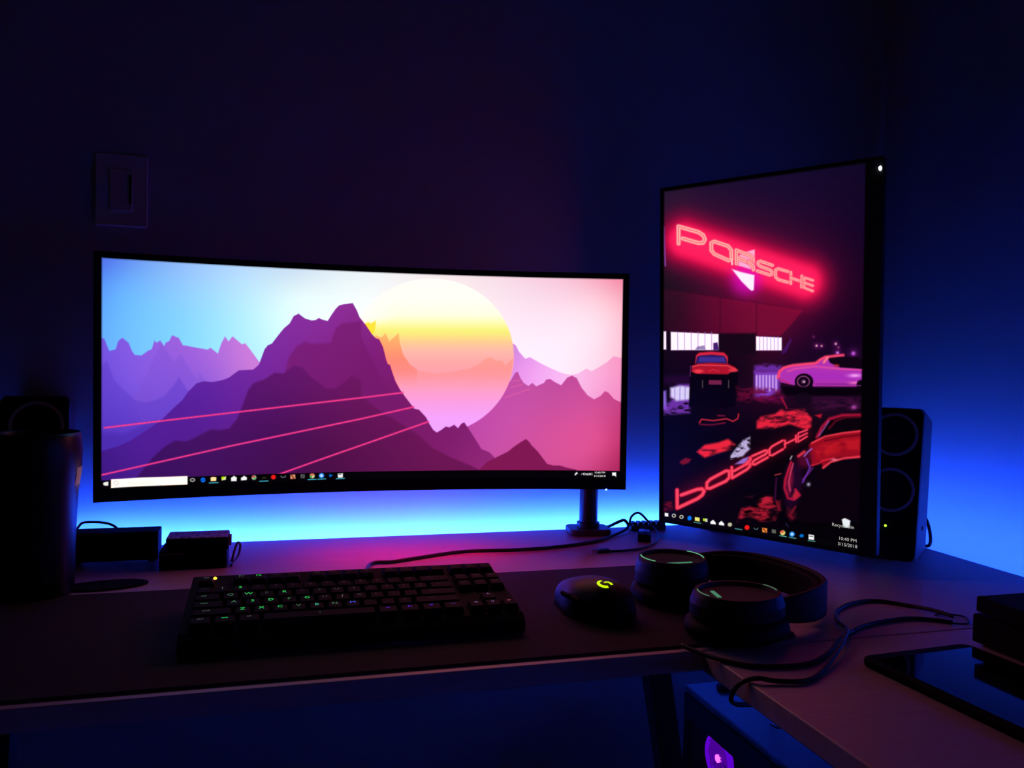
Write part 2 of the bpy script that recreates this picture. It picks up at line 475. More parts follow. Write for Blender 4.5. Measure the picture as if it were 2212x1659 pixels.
    for q in ([(1020, 840), (1075, 832)], [(1015, 878), (1090, 860)], [(980, 943), (1140, 888)]):
        p.line(fB(q), (235, 95, 165), 0.9, 1, 0.8)
    # sun
    ys = [590, 650, 682, 700, 714, 724, 740, 759, 785, 812, 840, 870, 905, 945]
    cs = np.array([(255, 253, 250), (255, 255, 246), (255, 255, 226), (255, 252, 172), (250, 245, 124), (252, 232, 130), (255, 205, 150), (255, 185, 172), (255, 168, 170), (255, 160, 172), (255, 160, 200), (252, 160, 230), (248, 165, 255), (240, 170, 255)], np.float32)
    d = np.sqrt(((p.X - 932) / 178) ** 2 + ((p.Y - 770) / 168) ** 2)
    i = np.nonzero(d < 1.03)[0]
    col = np.stack([np.interp(p.Y[i], ys, cs[:, k]) for k in range(3)], 1)
    a = (np.clip(0.5 - (d[i] - 1) * 168 / 2, 0, 1) * np.clip((p.X[i] - 770) / 90 + np.clip((p.Y[i] - 690) / 30, 0, 1), 0, 1))[:, None]
    p.c[i] = p.c[i] * (1 - a) + col * a
    # pale ridge seen through the sun
    G = fB([(150, 545), (190, 560), (215, 530), (240, 585), (300, 530), (308, 600), (330, 670), (370, 730), (430, 775), (530, 792), (640, 780), (750, 760), (820, 725), (850, 700), (890, 685), (925, 710), (960, 705), (985, 740), (1020, 700), (1040, 690), (1040, 900), (700, 960), (330, 960), (150, 700)])
    i = p.box(G, 4); dd = np.sqrt(((p.X[i] - 932) / 178) ** 2 + ((p.Y[i] - 770) / 168) ** 2)
    a = np.clip(0.5 - p.sd(G, i) / 2, 0, 1) * np.where(p.X[i] < 900, 1.0, 0.45) * np.clip((845 - p.Y[i]) / 45, 0, 1) * np.where(p.X[i] > 880, dd < 0.99, 1)
    f = np.stack([np.full(len(i), 255.0), np.interp(p.Y[i], [720, 745, 775, 810, 850], [190, 165, 140, 140, 158]), np.interp(p.Y[i], [720, 745, 775, 810, 850], [105, 110, 118, 140, 185])], 1)
    a = a[:, None]; p.c[i] = p.c[i] * (1 - a) + f * a
    p.poly(fB([(80, 475), (105, 460), (125, 470), (155, 450), (150, 500), (140, 540), (100, 520)]), (255, 230, 60), 1.5)
    # big mountain
    L2 = fA([(90, 1320), (115, 1300), (220, 1268), (300, 1230), (360, 1190), (420, 1150), (470, 1115), (500, 1090), (560, 1030), (610, 985), (650, 930), (700, 880), (740, 868), (800, 872), (860, 860), (900, 845), (960, 800), (1000, 798), (1050, 795), (1085, 765), (1120, 670), (1140, 645), (1165, 635), (1215, 570), (1240, 540), (1275, 510), (1300, 465), (1330, 450), (1370, 480), (1410, 492), (1435, 490), (1455, 477), (1480, 488), (1510, 495), (1535, 455), (1560, 420), (1580, 400), (1610, 392), (1640, 388), (1665, 385), (1690, 430)]) + \
        fB([(50, 430), (90, 480), (130, 540), (155, 565), (175, 570), (200, 620), (220, 700), (230, 728), (245, 735), (262, 790), (280, 840), (310, 895), (350, 950), (400, 1015), (430, 1022), (475, 1070), (495, 1110), (520, 1150), (543, 1168), (575, 1150), (600, 1130), (625, 1135), (655, 1118), (680, 1140), (700, 1112), (720, 1103), (745, 1140), (790, 1210), (830, 1275), (880, 1295), (910, 1325), (960, 1400), (1000, 1600)]) + fA([(90, 1700)])
    i = p.box(L2, 4); a = np.clip(0.5 - p.sd(L2, i) / 2, 0, 1)
    f = p.field([(230, 1000, 65, 25, 135), (300, 960, 80, 30, 150), (400, 900, 85, 30, 150), (450, 850, 95, 35, 160), (560, 800, 118, 40, 160), (650, 700, 135, 45, 158), (740, 670, 140, 45, 150), (800, 750, 130, 32, 125), (850, 860, 120, 26, 108), (920, 950, 125, 28, 105), (1000, 950, 130, 32, 112), (1040, 1000, 145, 38, 118), (700, 900, 110, 28, 120)], 50, i)
    p.c[i] = p.c[i] * (1 - a[:, None]) + f * a[:, None]
    p.poly(fA([(1230, 900), (1250, 800), (1270, 720), (1320, 650), (1370, 622), (1410, 635), (1450, 635), (1530, 630), (1545, 580), (1560, 540), (1600, 510), (1716, 500)]) + fB([(60, 560), (120, 680), (180, 800), (260, 900), (300, 1010), (200, 1100)]), (118, 26, 108), 3, 0.7)
    L3 = fA([(300, 1500), (380, 1400), (420, 1350), (460, 1310), (520, 1260), (570, 1235), (640, 1240), (720, 1200), (790, 1165), (840, 1170), (900, 1160), (950, 1100), (990, 1000), (1020, 920), (1050, 880), (1120, 855), (1180, 815), (1240, 820), (1300, 770), (1350, 780), (1400, 835), (1460, 880), (1500, 915), (1560, 910), (1620, 870), (1660, 830), (1716, 860)]) + fB([(60, 930), (140, 1000), (230, 1060), (330, 1120), (420, 1180), (520, 1270), (640, 1330), (760, 1380), (840, 1420), (840, 1600)]) + fA([(300, 1700)])
    i = p.box(L3, 6); a = np.clip(0.5 - p.sd(L3, i) / 5, 0, 1)
    f = p.field([(330, 1010, 58, 16, 95), (400, 970, 66, 18, 98), (540, 870, 84, 20, 104), (640, 800, 100, 24, 108), (600, 930, 74, 16, 90), (740, 850, 104, 22, 95), (850, 950, 100, 20, 85), (700, 1000, 76, 15, 72), (950, 1000, 108, 22, 84)], 50, i)
    p.c[i] = p.c[i] * (1 - a[:, None]) + f * a[:, None]
    p.poly(fB([(800, 1430), (820, 1400), (870, 1355), (930, 1325), (1000, 1290), (1030, 1265), (1080, 1230), (1115, 1210), (1135, 1228), (1150, 1250), (1190, 1290), (1220, 1330), (1250, 1370), (1290, 1380), (1330, 1380), (1380, 1395), (1430, 1405), (1480, 1430), (1480, 1500), (800, 1500)]), (128, 24, 84), 1.2)
    for q in ([(225.5, 924), (400, 903), (780, 859), (869.7, 848)], [(216.7, 1027), (500, 963), (780, 904.6), (893, 879)], [(600, 1026), (700, 990), (780, 962), (925, 911)]):
        p.line(q, (215, 45, 140), 2.4, 1.6, 0.35)
        p.line(q, (255, 64, 142), 1.35, 1.3)
    # darker screen rim
    e = np.minimum(np.minimum(u, 1 - u) * 0.76, (1 - v) * 0.3142)
    p.c *= (0.6 + 0.4 * np.clip(e / 0.002, 0, 1))[:, None]
    # task bar
    i = np.nonzero(v < 0.037)[0]; p.c[i] = (4, 2, 6)
    p.poly(fT([(152, 137), (400, 122), (782, 110), (782, 180), (400, 194), (152, 208)]), (255, 255, 252), 1)
    p.line([(200 + 0.26221 * (195 + 17 * math.cos(k)), 1000 + 0.26221 * (168 + 17 * math.sin(k))) for k in np.linspace(0, 6.28, 16)], (175, 175, 178), 0.6, 0.8)
    p.poly(fT([(88, 165), (108, 158), (130, 156), (130, 188), (108, 190), (90, 184)]), (245, 245, 240), 0.8)
    p.line([(200 + 0.26221 * (823 + 18 * math.cos(k)), 1000 + 0.26221 * (142 + 12 * math.sin(k))) for k in np.linspace(0, 6.28, 12)], (210, 210, 205), 0.9, 0.8)
    p.disc(*fT([(910, 142)])[0], 5.2, 5.2, (0, 110, 245), 1); p.line(fT([(898, 146), (922, 140)]), (0, 30, 80), 0.6, 0.7)
    p.poly(fT([(972, 122), (990, 116), (1020, 120), (1018, 150), (974, 152)]), (255, 235, 165), 0.8)
    p.poly(fT([(1062, 120), (1100, 112), (1098, 140), (1064, 146)]), (225, 235, 150), 0.8); p.poly(fT([(1062, 116), (1082, 112), (1080, 132), (1062, 134)]), (190, 230, 0), 0.8)
    p.poly(fT([(1140, 125), (1164, 108), (1188, 122), (1186, 152), (1142, 152)]), (250, 250, 250), 0.8)
    p.poly(fT([(1222, 126), (1248, 107), (1272, 122), (1270, 142), (1224, 146)]), (250, 250, 250), 0.8)
    p.disc(*fT([(1330, 122)])[0], 5, 5, (190, 190, 180), 1); p.disc(*fT([(1326, 114)])[0], 3, 2, (210, 60, 50), 1); p.disc(*fT([(1336, 130)])[0], 2.5, 2.5, (70, 180, 90), 1)
    p.poly(fT([(1395, 120), (1430, 118), (1430, 128), (1395, 130)]), (45, 50, 30), 0.8)
    p.disc(*fT([(1490, 118)])[0], 5.2, 5.0, (240, 30, 25), 1)
    p.line(fT([(1552, 112), (1560, 120), (1585, 118), (1590, 108)]), (110, 130, 140), 0.9, 0.8)
    p.poly(fT([(1630, 98), (1668, 96), (1672, 132), (1630, 134)]), (225, 150, 110), 0.8); p.line(fT([(1640, 100), (1658, 130)]), (120, 30, 20), 1.2, 0.8)
    p.poly(fT([(1714, 96), (1748, 94), (1748, 126), (1714, 128)]), (95, 95, 95), 0.8); p.line(fT([(1722, 122), (1742, 100)]), (30, 30, 30), 0.8, 0.7)
    p.disc(*fT([(1810, 108)])[0], 5.2, 5.2, (225, 215, 160), 1); p.disc(*fT([(1808, 98)])[0], 4.2, 2.2, (230, 90, 70), 1); p.disc(*fT([(1800, 114)])[0], 2.5, 2.8, (70, 170, 80), 1)
    p.disc(*fT([(1886, 106)])[0], 5.6, 5.4, (60, 160, 255), 1); p.disc(*fT([(1886, 106)])[0], 2.6, 2.6, (225, 240, 255), 1)
    p.poly(fT([(1950, 92), (1982, 104), (1952, 120)]), (0, 110, 210), 0.8)
    p.poly(fT([(2020, 90), (2062, 86), (2062, 122), (2022, 124)]), (250, 250, 250), 0.8); p.line(fT([(2028, 98), (2050, 94)]), (60, 60, 60), 0.7, 0.6)
    for x0, x1, y in ((962, 1034, 166), (1376, 1446, 152), (1775, 1842, 138), (1856, 1920, 135), (2008, 2074, 131)):
        p.line(fT([(x0, y + 1), (x1, y - 2)]), (70, 200, 225), 0.9, 0.8)
    fN = frame(1220, 1000, 0.06781)
    p.poly(fN([(320, 350), (380, 290), (425, 350), (370, 370), (350, 405), (315, 395)]), (225, 225, 225), 0.8)
    p.line(fN([(525, 375), (565, 335), (605, 380)]), (180, 180, 180), 0.7, 0.7)
    p.poly(fN([(670, 400), (740, 330), (745, 405)]), (150, 150, 150), 0.8)
    p.poly(fN([(775, 340), (850, 320), (850, 400), (775, 380)]), (190, 190, 190), 0.8); p.line(fN([(880, 325), (880, 400)]), (170, 170, 170), 0.6, 0.6)
    p.poly(fN([(1510, 310), (1635, 310), (1635, 400), (1640, 455), (1600, 415), (1510, 410)]), (250, 250, 250), 0.8)
    return p.linear()

GL = {  # stretched wide capitals, unit box, y up
    'P': [[(0, 0), (0, 1), (0.75, 1), (0.93, 0.9), (1, 0.68), (0.93, 0.45), (0.75, 0.36), (0.15, 0.36)]],
    'O': [[(0.15, 0), (0, 0.2), (0, 0.8), (0.15, 1), (0.85, 1), (1, 0.8), (1, 0.2), (0.85, 0), (0.15, 0)]],
    'R': [[(0, 0), (0, 1), (0.8, 1), (0.97, 0.85), (0.97, 0.6), (0.8, 0.45), (0.1, 0.45)], [(0.75, 0.45), (1, 0.2), (1, 0)]],
    'S': [[(1, 1), (0.15, 1), (0, 0.85), (0, 0.65), (0.15, 0.52), (0.85, 0.48), (1, 0.35), (1, 0.15), (0.85, 0), (0, 0)]],
    'C': [[(1, 1), (0.2, 1), (0, 0.82), (0, 0.18), (0.2, 0), (1, 0)]],
    'H': [[(0, 0), (0, 1)], [(0, 0.5), (1, 0.5)], [(1, 0), (1, 1)]],
    'E': [[(1, 1), (0, 1), (0, 0), (1, 0)], [(0, 0.5), (1, 0.5)]],
}
def glyph(ch, BL, BR, TR, TL):
    out = []
    for st in GL[ch]:
        q = []
        for a, b in st:
            q.append(tuple((BL[k] * (1 - a) + BR[k] * a) * (1 - b) + (TL[k] * (1 - a) + TR[k] * a) * b for k in range(2)))
        out.append(q)
    return out

def paint_portrait(u, v):
    src = [(0, 1), (1, 1), (1, 0), (0, 0)]
    dst = [(1437, 411), (1868, 352), (1861, 1193), (1428, 1119)]
    A = []; b = []
    for (x, y), (X, Y) in zip(src, dst):
        A.append([x, y, 1, 0, 0, 0, -X * x, -X * y]); b.append(X)
        A.append([0, 0, 0, x, y, 1, -Y * x, -Y * y]); b.append(Y)
    h = np.linalg.solve(np.array(A, float), np.array(b, float))
    den = h[6] * u + h[7] * v + 1
    X = (h[0] * u + h[1] * v + h[2]) / den; Y = (h[3] * u + h[4] * v + h[5]) / den
    p = Paint(X, Y)
    p.c[:] = p.field([(1440, 420, 32, 22, 48), (1520, 400, 30, 16, 50), (1600, 420, 30, 12, 46), (1700, 400, 24, 10, 46), (1850, 380, 18, 7, 38), (1850, 500, 22, 4, 38), (1850, 650, 26, 2, 30), (1450, 650, 20, 14, 26),
        (1540, 700, 55, 5, 38), (1640, 690, 95, 8, 44), (1700, 700, 70, 6, 42), (1780, 700, 30, 2, 34), (1850, 730, 20, 2, 32), (1470, 770, 22, 3, 22), (1600, 760, 22, 4, 24), (1720, 760, 30, 3, 36), (1640, 800, 36, 5, 26),
        (1500, 860, 10, 2, 12), (1640, 850, 34, 4, 30), (1800, 870, 34, 8, 38), (1850, 850, 26, 4, 30), (1480, 950, 5, 2, 8), (1700, 950, 16, 2, 14), (1500, 1060, 4, 2, 6), (1700, 1080, 6, 1, 7), (1830, 1000, 10, 1, 8), (1830, 1120, 4, 2, 5), (1460, 1110, 12, 1, 8)], 38)
    p.c *= (1 - 0.6 * np.clip((p.Y - 850) / 110, 0, 1))[:, None]
    # facade
    i = p.box(fC([(120, 1100), (1300, 1500)]), 2)
    fac = fC([(130, 1110), (500, 1165), (900, 1225), (1290, 1290), (1200, 1400), (1110, 1500), (800, 1500), (120, 1460)])
    a = np.clip(0.5 - p.sd(fac, i) / 3, 0, 1) * (0.25 + 0.75 * np.clip((p.X[i] - 1470) / 170, 0, 1))
    p.over(i, a, (112, 10, 48))
    for q in ([(130, 1115), (900, 1225), (1290, 1290)], [(605, 1180), (600, 1480)], [(905, 1225), (905, 1500)]):
        p.line(fC(q), (45, 4, 28), 0.8, 1.5, 0.6)
    p.poly(fC([(590, 1480), (900, 1480), (900, 1660), (590, 1660)]), (22, 5, 20), 3)
    # neon glow
    ax, ay, bx, by = 1482, 515, 1738, 602
    q = np.clip(((p.X - ax) * (bx - ax) + (p.Y - ay) * (by - ay)) / ((bx - ax) ** 2 + (by - ay) ** 2), 0, 1)
    d = np.hypot(p.X - ax - q * (bx - ax), p.Y - ay - q * (by - ay))
    out = np.exp(-(np.maximum(d - 34, 0) / 38) ** 1.2) * 0.55
    p.over(np.arange(len(d)), out.astype(np.float32) * np.where(d > 30, 1, 1), (150, 8, 60))
    for d0, d1, c_ in ((84, 22, (150, 8, 58)), (58, 22, (225, 12, 74)), (44, 20, (255, 26, 90))):
        core = np.clip((d0 - d) / (d0 - d1), 0, 1); core = core * core * (3 - 2 * core)
        p.over(np.arange(len(d)), core.astype(np.float32), c_)
    hot = np.exp(-(d / 26.0) ** 2) * 0.35
    p.over(np.arange(len(d)), hot.astype(np.float32), (255, 50, 110))
    p.blob(1612, 600, 34, 34, (225, 10, 200), 0.75, 1.5)
    p.poly(fC([(702, 950), (780, 975), (888, 1000), (882, 1125), (862, 1128), (840, 1110), (780, 1050)]), (255, 240, 255), 1.6)
    p.poly(fC([(890, 790), (893, 960), (850, 950), (735, 915), (742, 850), (800, 812)]), (255, 190, 225), 1.6, 0.9)
    letters = [('P', (262, 738), (478, 800), (480, 662), (262, 600)), ('O', (532, 815), (700, 890), (695, 770), (532, 715)), ('R', (738, 905), (880, 955), (880, 850), (738, 795)),
               ('S', (912, 965), (1034, 1005), (1036, 920), (920, 880)), ('C', (1062, 1030), (1166, 1060), (1166, 972), (1064, 942)), ('H', (1190, 1070), (1278, 1100), (1280, 1008), (1190, 978)), ('E', (1300, 1105), (1370, 1132), (1372, 1045), (1302, 1022))]
    for k, (ch, *c4) in enumerate(letters):
        for st in glyph(ch, *c4):
            st = fC(st); wd = 4.1 - 0.30 * k
            p.line(st, (255, 80, 110), wd + 1.6, 1.6, 0.8); p.line(st, (255, 178, 170), wd, 0.9, 0.98)
            p.line(st, (215, 70, 95), wd * 0.22, 0.7, 0.7)
    p.line(fC([(700, 870), (704, 910)]), (255, 190, 190), 2.2, 0.9)
    # lit windows
    for x0, x1, y0, y1, n_ in ((120, 152, 1462, 1612, 1), (192, 588, 1467, 1618, 7), (902, 1114, 1507, 1622, 7)):
        qd = fC([(x0, y0), (x1, y0 + (x1 - x0) * 0.05), (x1, y1), (x0, y1 - (x1 - x0) * 0.0)])
        p.poly(qd, (190, 150, 225), 2.5, 0.7); p.poly(qd, (255, 250, 255), 1.0)
        for k in range(1, n_):
            xx = x0 + (x1 - x0) * k / n_
            p.line(fC([(xx, y0), (xx, y1)]), (150, 110, 200), 0.7, 0.8, 0.8)
    p.poly(fC([(395, 1615), (410, 1590), (470, 1580), (480, 1615)]), (110, 80, 150), 1.5, 0.7)
    p.poly(fC([(545, 1560), (580, 1555), (592, 1620), (545, 1620)]), (70, 30, 110), 1.2)
    p.poly(fC([(1140, 1600), (1190, 1520), (1200, 1540), (1150, 1640), (1110, 1655)]), (70, 20, 110), 2, 0.8)
    p.line(fC([(140, 600), (150, 920)]), (150, 80, 200), 1.6, 1.4, 0.8)
    for x, y, r_, c_ in ((1405, 1585, 2.4, (255, 190, 190)), (1447, 1587, 2.0, (255, 180, 185)), (1565, 1570, 2.4, (255, 190, 190)), (1588, 1600, 1.5, (200, 120, 120)), (1580, 1645, 3.2, (225, 130, 255)), (1712, 1650, 4, (215, 100, 245)), (1380, 1510, 1.2, (130, 60, 60))):
        xx, yy = fC([(x, y)])[0]
        p.blob(xx, yy, r_ * 3, r_ * 3, (110, 20, 110), 0.55); p.blob(xx, yy, r_, r_, c_, 1.0)
    # wet ground: window reflections
    n1 = p.noise(12, 8, 3, 0.2, 0.5)
    p.poly(fD([(720, 262), (800, 250), (905, 262), (890, 300), (720, 300)]), (120, 50, 190), 4, 0.8, n1)
    p.poly(fD([(718, 300), (895, 300), (890, 440), (800, 480), (718, 470)]), (150, 70, 225), 4, 0.8)
    for k in range(7):
        p.line(fD([(735 + k * 22, 330), (735 + k * 22, 430 - (k % 2) * 20)]), (220, 190, 255), 1.9, 1.5, 0.8)
    p.poly(fD([(700, 480), (930, 470), (900, 500), (760, 500)]), (170, 10, 120), 4, 0.6, n1)
    p.poly(fD([(90, 430), (120, 430), (125, 560), (90, 560)]), (150, 110, 240), 3, 0.9)
    p.poly(fD([(150, 400), (210, 385), (285, 380), (285, 480), (280, 585), (180, 590), (100, 595), (100, 540), (150, 500)]), (130, 60, 200), 4, 0.8, p.noise(14, 5, 9, 0.25, 0.5))
    p.poly(fD([(150, 410), (215, 395), (283, 405), (283, 490), (190, 500), (150, 470)]), (225, 215, 255), 3, 0.95)
    for k in range(3): p.line(fD([(180 + k * 35, 400), (178 + k * 35, 500)]), (120, 90, 190), 0.8, 0.8, 0.7)
    p.poly(fD([(100, 330), (290, 320), (290, 380), (100, 390)]), (50, 10, 70), 6, 0.5)
    # standing car seen head-on
    p.poly(fD([(275, 540), (285, 300), (300, 250), (320, 235), (600, 260), (610, 300), (605, 380), (590, 545)]), (6, 1, 8), 1.6)
    p.poly(fD([(318, 245), (325, 190), (345, 172), (430, 165), (515, 172), (540, 200), (540, 245)]), (215, 35, 62), 1.5)
    p.poly(fD([(322, 248), (332, 200), (350, 192), (430, 186), (515, 194), (530, 215), (536, 248)]), (40, 22, 85), 1.2)
    p.poly(fD([(340, 236), (348, 200), (515, 202), (524, 236)]), (70, 55, 170), 2.0, 0.7)
    p.poly(fD([(292, 300), (300, 258), (340, 246), (430, 240), (540, 248), (590, 270), (608, 300), (570, 300), (540, 320), (330, 316)]), (175, 18, 42), 1.6)
    p.line(fD([(300, 268), (345, 256), (430, 258), (540, 262), (600, 290)]), (255, 85, 90), 1.0, 1.2, 0.8)
    p.disc(*fD([(340, 298)])[0], 10, 4, (255, 70, 80), 2, 0.8); p.disc(*fD([(575, 292)])[0], 9, 4, (235, 60, 75), 2, 0.8)
    p.line(fD([(410, 300), (440, 285), (480, 300)]), (225, 50, 65), 1.0, 1, 0.7)
    p.poly(fD([(410, 358), (498, 360), (497, 390), (410, 388)]), (115, 30, 70), 1.2)
    for x in (368, 545): p.line(fD([(x, 360), (x, 410)]), (120, 100, 110), 1.2, 1.0, 0.6)
    p.line(fD([(288, 260), (284, 330)]), (150, 60, 150), 0.9, 1.0, 0.6)
    # pink coupe side on
    body = fD([(872, 345), (885, 310), (905, 280), (950, 262), (1050, 252), (1135, 246), (1160, 225), (1195, 203), (1215, 205), (1235, 240), (1300, 262), (1450, 285), (1450, 405), (1120, 408), (1110, 380), (1000, 385), (990, 395), (900, 375)])
    p.poly(body, (176, 50, 178), 1.6)
    p.poly(fD([(960, 330), (1100, 300), (1450, 320), (1450, 360), (1120, 360), (1000, 340)]), (165, 40, 190), 6, 0.6)
    p.poly(fD([(1130, 385), (1450, 385), (1450, 408), (1130, 408)]), (120, 20, 130), 3, 0.8)
    p.line(fD([(880, 340), (890, 300), (920, 275), (980, 260), (1060, 252), (1135, 245), (1165, 222), (1200, 204), (1320, 192)]), (255, 70, 110), 3.0, 2.0, 0.95)
    p.line(fD([(945, 300), (1000, 282), (1130, 268), (1300, 285), (1450, 292)]), (250, 85, 150), 1.6, 2.0, 0.7)
    p.poly(fD([(1230, 242), (1220, 215), (1290, 205), (1420, 205), (1450, 225), (1450, 285), (1300, 275), (1270, 262)]), (14, 2, 18), 1.4)
    p.line(fD([(1190, 240), (1215, 208)]), (255, 120, 130), 2.6, 1.5, 0.9)
    p.disc(*fD([(1275, 262)])[0], 6, 3, (200, 40, 60), 1.5, 0.8)
    p.disc(*fD([(1056, 370)])[0], 20, 17.5, (14, 2, 18), 1.2); p.disc(*fD([(1052, 370)])[0], 14, 12.5, (150, 70, 130), 1.2); p.disc(*fD([(1052, 370)])[0], 11.8, 10.5, (22, 4, 26), 1.2); p.disc(*fD([(1052, 370)])[0], 4, 4, (120, 70, 120), 1.5); p.disc(*fD([(1058, 372)])[0], 1.6, 1.6, (255, 220, 235), 1)
    p.blob(*fD([(1400, 330)])[0], 14, 4, (255, 170, 255), 0.9); p.blob(*fD([(1400, 380)])[0], 12, 3, (255, 130, 200), 0.8)
    p.disc(*fD([(1440, 395)])[0], 9, 11, (12, 2, 18), 1.5)
    p.line(fD([(885, 350), (960, 385)]), (200, 30, 70), 1.2, 1.2, 0.7); p.line(fD([(1120, 395), (1440, 398)]), (230, 90, 190), 0.8, 1.0, 0.6)
    p.poly(fD([(900, 405), (1450, 412), (1450, 470), (930, 465)]), (6, 0, 9), 3)
    p.poly(fD([(1110, 480), (1440, 480), (1440, 560), (1130, 560)]), (70, 14, 60), 6, 0.7, p.noise(20, 6, 5, 0.3, 0.6))
    p.disc(*fD([(1050, 490)])[0], 19, 14, (18, 5, 24), 3, 0.9)
    p.blob(*fD([(1395, 545)])[0], 6, 5, (200, 80, 190), 0.8)
    # ripples and puddles
    n2 = p.noise(16, 6, 11, 0.36, 0.6); n3 = p.noise(20, 8, 21, 0.16, 0.5)
    p.poly(fD([(600, 400), (900, 430), (920, 520), (600, 500)]), (105, 8, 48), 6, 0.8, n2)
    for q, c_ in (([(345, 650), (360, 625), (440, 635), (530, 622), (575, 640), (608, 620), (612, 590)], (215, 40, 62)), ([(350, 660), (430, 664), (520, 650)], (130, 15, 40)), ([(470, 600), (515, 602)], (130, 20, 50))):
        p.line(fD(q), c_, 1.5, 1.4, 0.9)
    p.poly(fD([(735, 640), (760, 610), (860, 590), (900, 560), (1060, 560), (1110, 620), (1105, 680), (1080, 700), (960, 660), (850, 690), (735, 690)]), (238, 35, 62), 3, 0.95, n3)
    p.line(fD([(905, 480), (940, 550)]), (190, 20, 60), 1.6, 1.5, 0.8)
    p.poly(fD([(1130, 600), (1180, 590), (1170, 620)]), (190, 20, 45), 2)
    p.poly(fD([(325, 850), (380, 800), (470, 785), (540, 760), (590, 800), (560, 835), (470, 860), (380, 890)]), (245, 38, 60), 3, 0.95, n3)
    p.poly(fD([(205, 920), (250, 885), (290, 900), (270, 925), (230, 940)]), (130, 15, 35), 2, 0.9, n3)
    # mirrored sign
    ax, ay, bx, by = fD([(260, 1140)])[0] + fD([(1060, 730)])[0]
    q = np.clip(((p.X - ax) * (bx - ax) + (p.Y - ay) * (by - ay)) / ((bx - ax) ** 2 + (by - ay) ** 2), 0, 1)
    d = np.hypot(p.X - ax - q * (bx - ax), p.Y - ay - q * (by - ay))
    p.over(np.arange(len(d)), (np.exp(-(d / (24 - 8 * q)) ** 2) * 0.30).astype(np.float32), (190, 10, 50))
    p.poly(fD([(545, 890), (590, 830), (640, 770), (690, 745), (690, 830), (640, 880), (560, 900)]), (205, 190, 240), 2.5, 0.9, p.noise(7, 5, 31, 0.2, 0.45))
    p.poly(fD([(585, 935), (640, 895), (690, 880), (660, 930)]), (170, 130, 240), 2, 0.8)
    refl = [('P', (190, 1112), (372, 1058), (376, 1150), (190, 1238)), ('O', (395, 1050), (548, 968), (548, 1040), (392, 1112)), ('R', (565, 955), (692, 890), (694, 955), (568, 1030)),
            ('S', (706, 878), (808, 834), (810, 888), (708, 945)), ('C', (822, 822), (912, 772), (914, 832), (824, 884)), ('H', (928, 772), (1002, 738), (1004, 782), (928, 820)), ('E', (1018, 722), (1078, 700), (1078, 745), (1018, 782))]
    for k, (ch, *c4) in enumerate(refl):
        for st in glyph(ch, *c4):
            st = fD(st); wd = 5.2 - 0.46 * k
            p.line(st, (225, 20, 55), wd, 1.6, 0.75 - 0.03 * k)
            p.line(st, (255, 75, 100), wd * 0.62, 1.0, 0.9)
    # foreground car on the right
    p.poly(fD([(1000, 890), (1090, 850), (1110, 790), (1150, 740), (1190, 650), (1290, 600), (1450, 592), (1450, 1340), (1060, 1340), (960, 1300), (915, 1180), (920, 1000)]), (8, 1, 8), 3)
    p.line(fD([(1145, 750), (1180, 680), (1230, 625), (1320, 600), (1445, 598)]), (190, 20, 60), 3.0, 2.5, 0.9)
    p.line(fD([(1160, 740), (1200, 680), (1225, 640)]), (170, 90, 190), 1.6, 1.5, 0.7)
    p.line(fD([(1230, 690), (1270, 640), (1340, 615), (1445, 610)]), (110, 8, 35), 2.0, 2.0, 0.8)
    p.poly(fD([(1090, 800), (1160, 760), (1300, 725), (1445, 705), (1445, 885), (1330, 890), (1240, 900), (1190, 960), (1170, 920), (1110, 945), (1100, 880)]), (150, 10, 30), 3)
    p.poly(fD([(1130, 830), (1230, 780), (1350, 760), (1440, 760), (1440, 840), (1280, 860), (1160, 890)]), (190, 22, 36), 6, 0.9, p.noise(16, 9, 41, 0.2, 0.6))
    p.poly(fD([(1005, 880), (1060, 840), (1105, 825), (1115, 900), (1085, 960), (1020, 960)]), (96, 8, 44), 7, 0.75)
    p.poly(fD([(915, 1060), (940, 960), (985, 905), (1040, 960), (1060, 1060), (1010, 1200), (960, 1260), (925, 1180)]), (34, 5, 40), 8, 0.8)
    p.poly(fD([(930, 1060), (955, 960), (980, 930), (985, 1050), (965, 1150), (945, 1140)]), (150, 18, 60), 4, 0.7)
    p.poly(fD([(1000, 1110), (1030, 1150), (1000, 1180), (975, 1165)]), (220, 40, 62), 3, 0.8)
    p.poly(fD([(945, 1230), (1000, 1260), (1005, 1310), (970, 1330), (940, 1290)]), (70, 10, 28), 4, 0.8)
    p.poly(fD([(870, 1190), (900, 1180), (905, 1260), (880, 1260)]), (110, 14, 34), 3, 0.7)
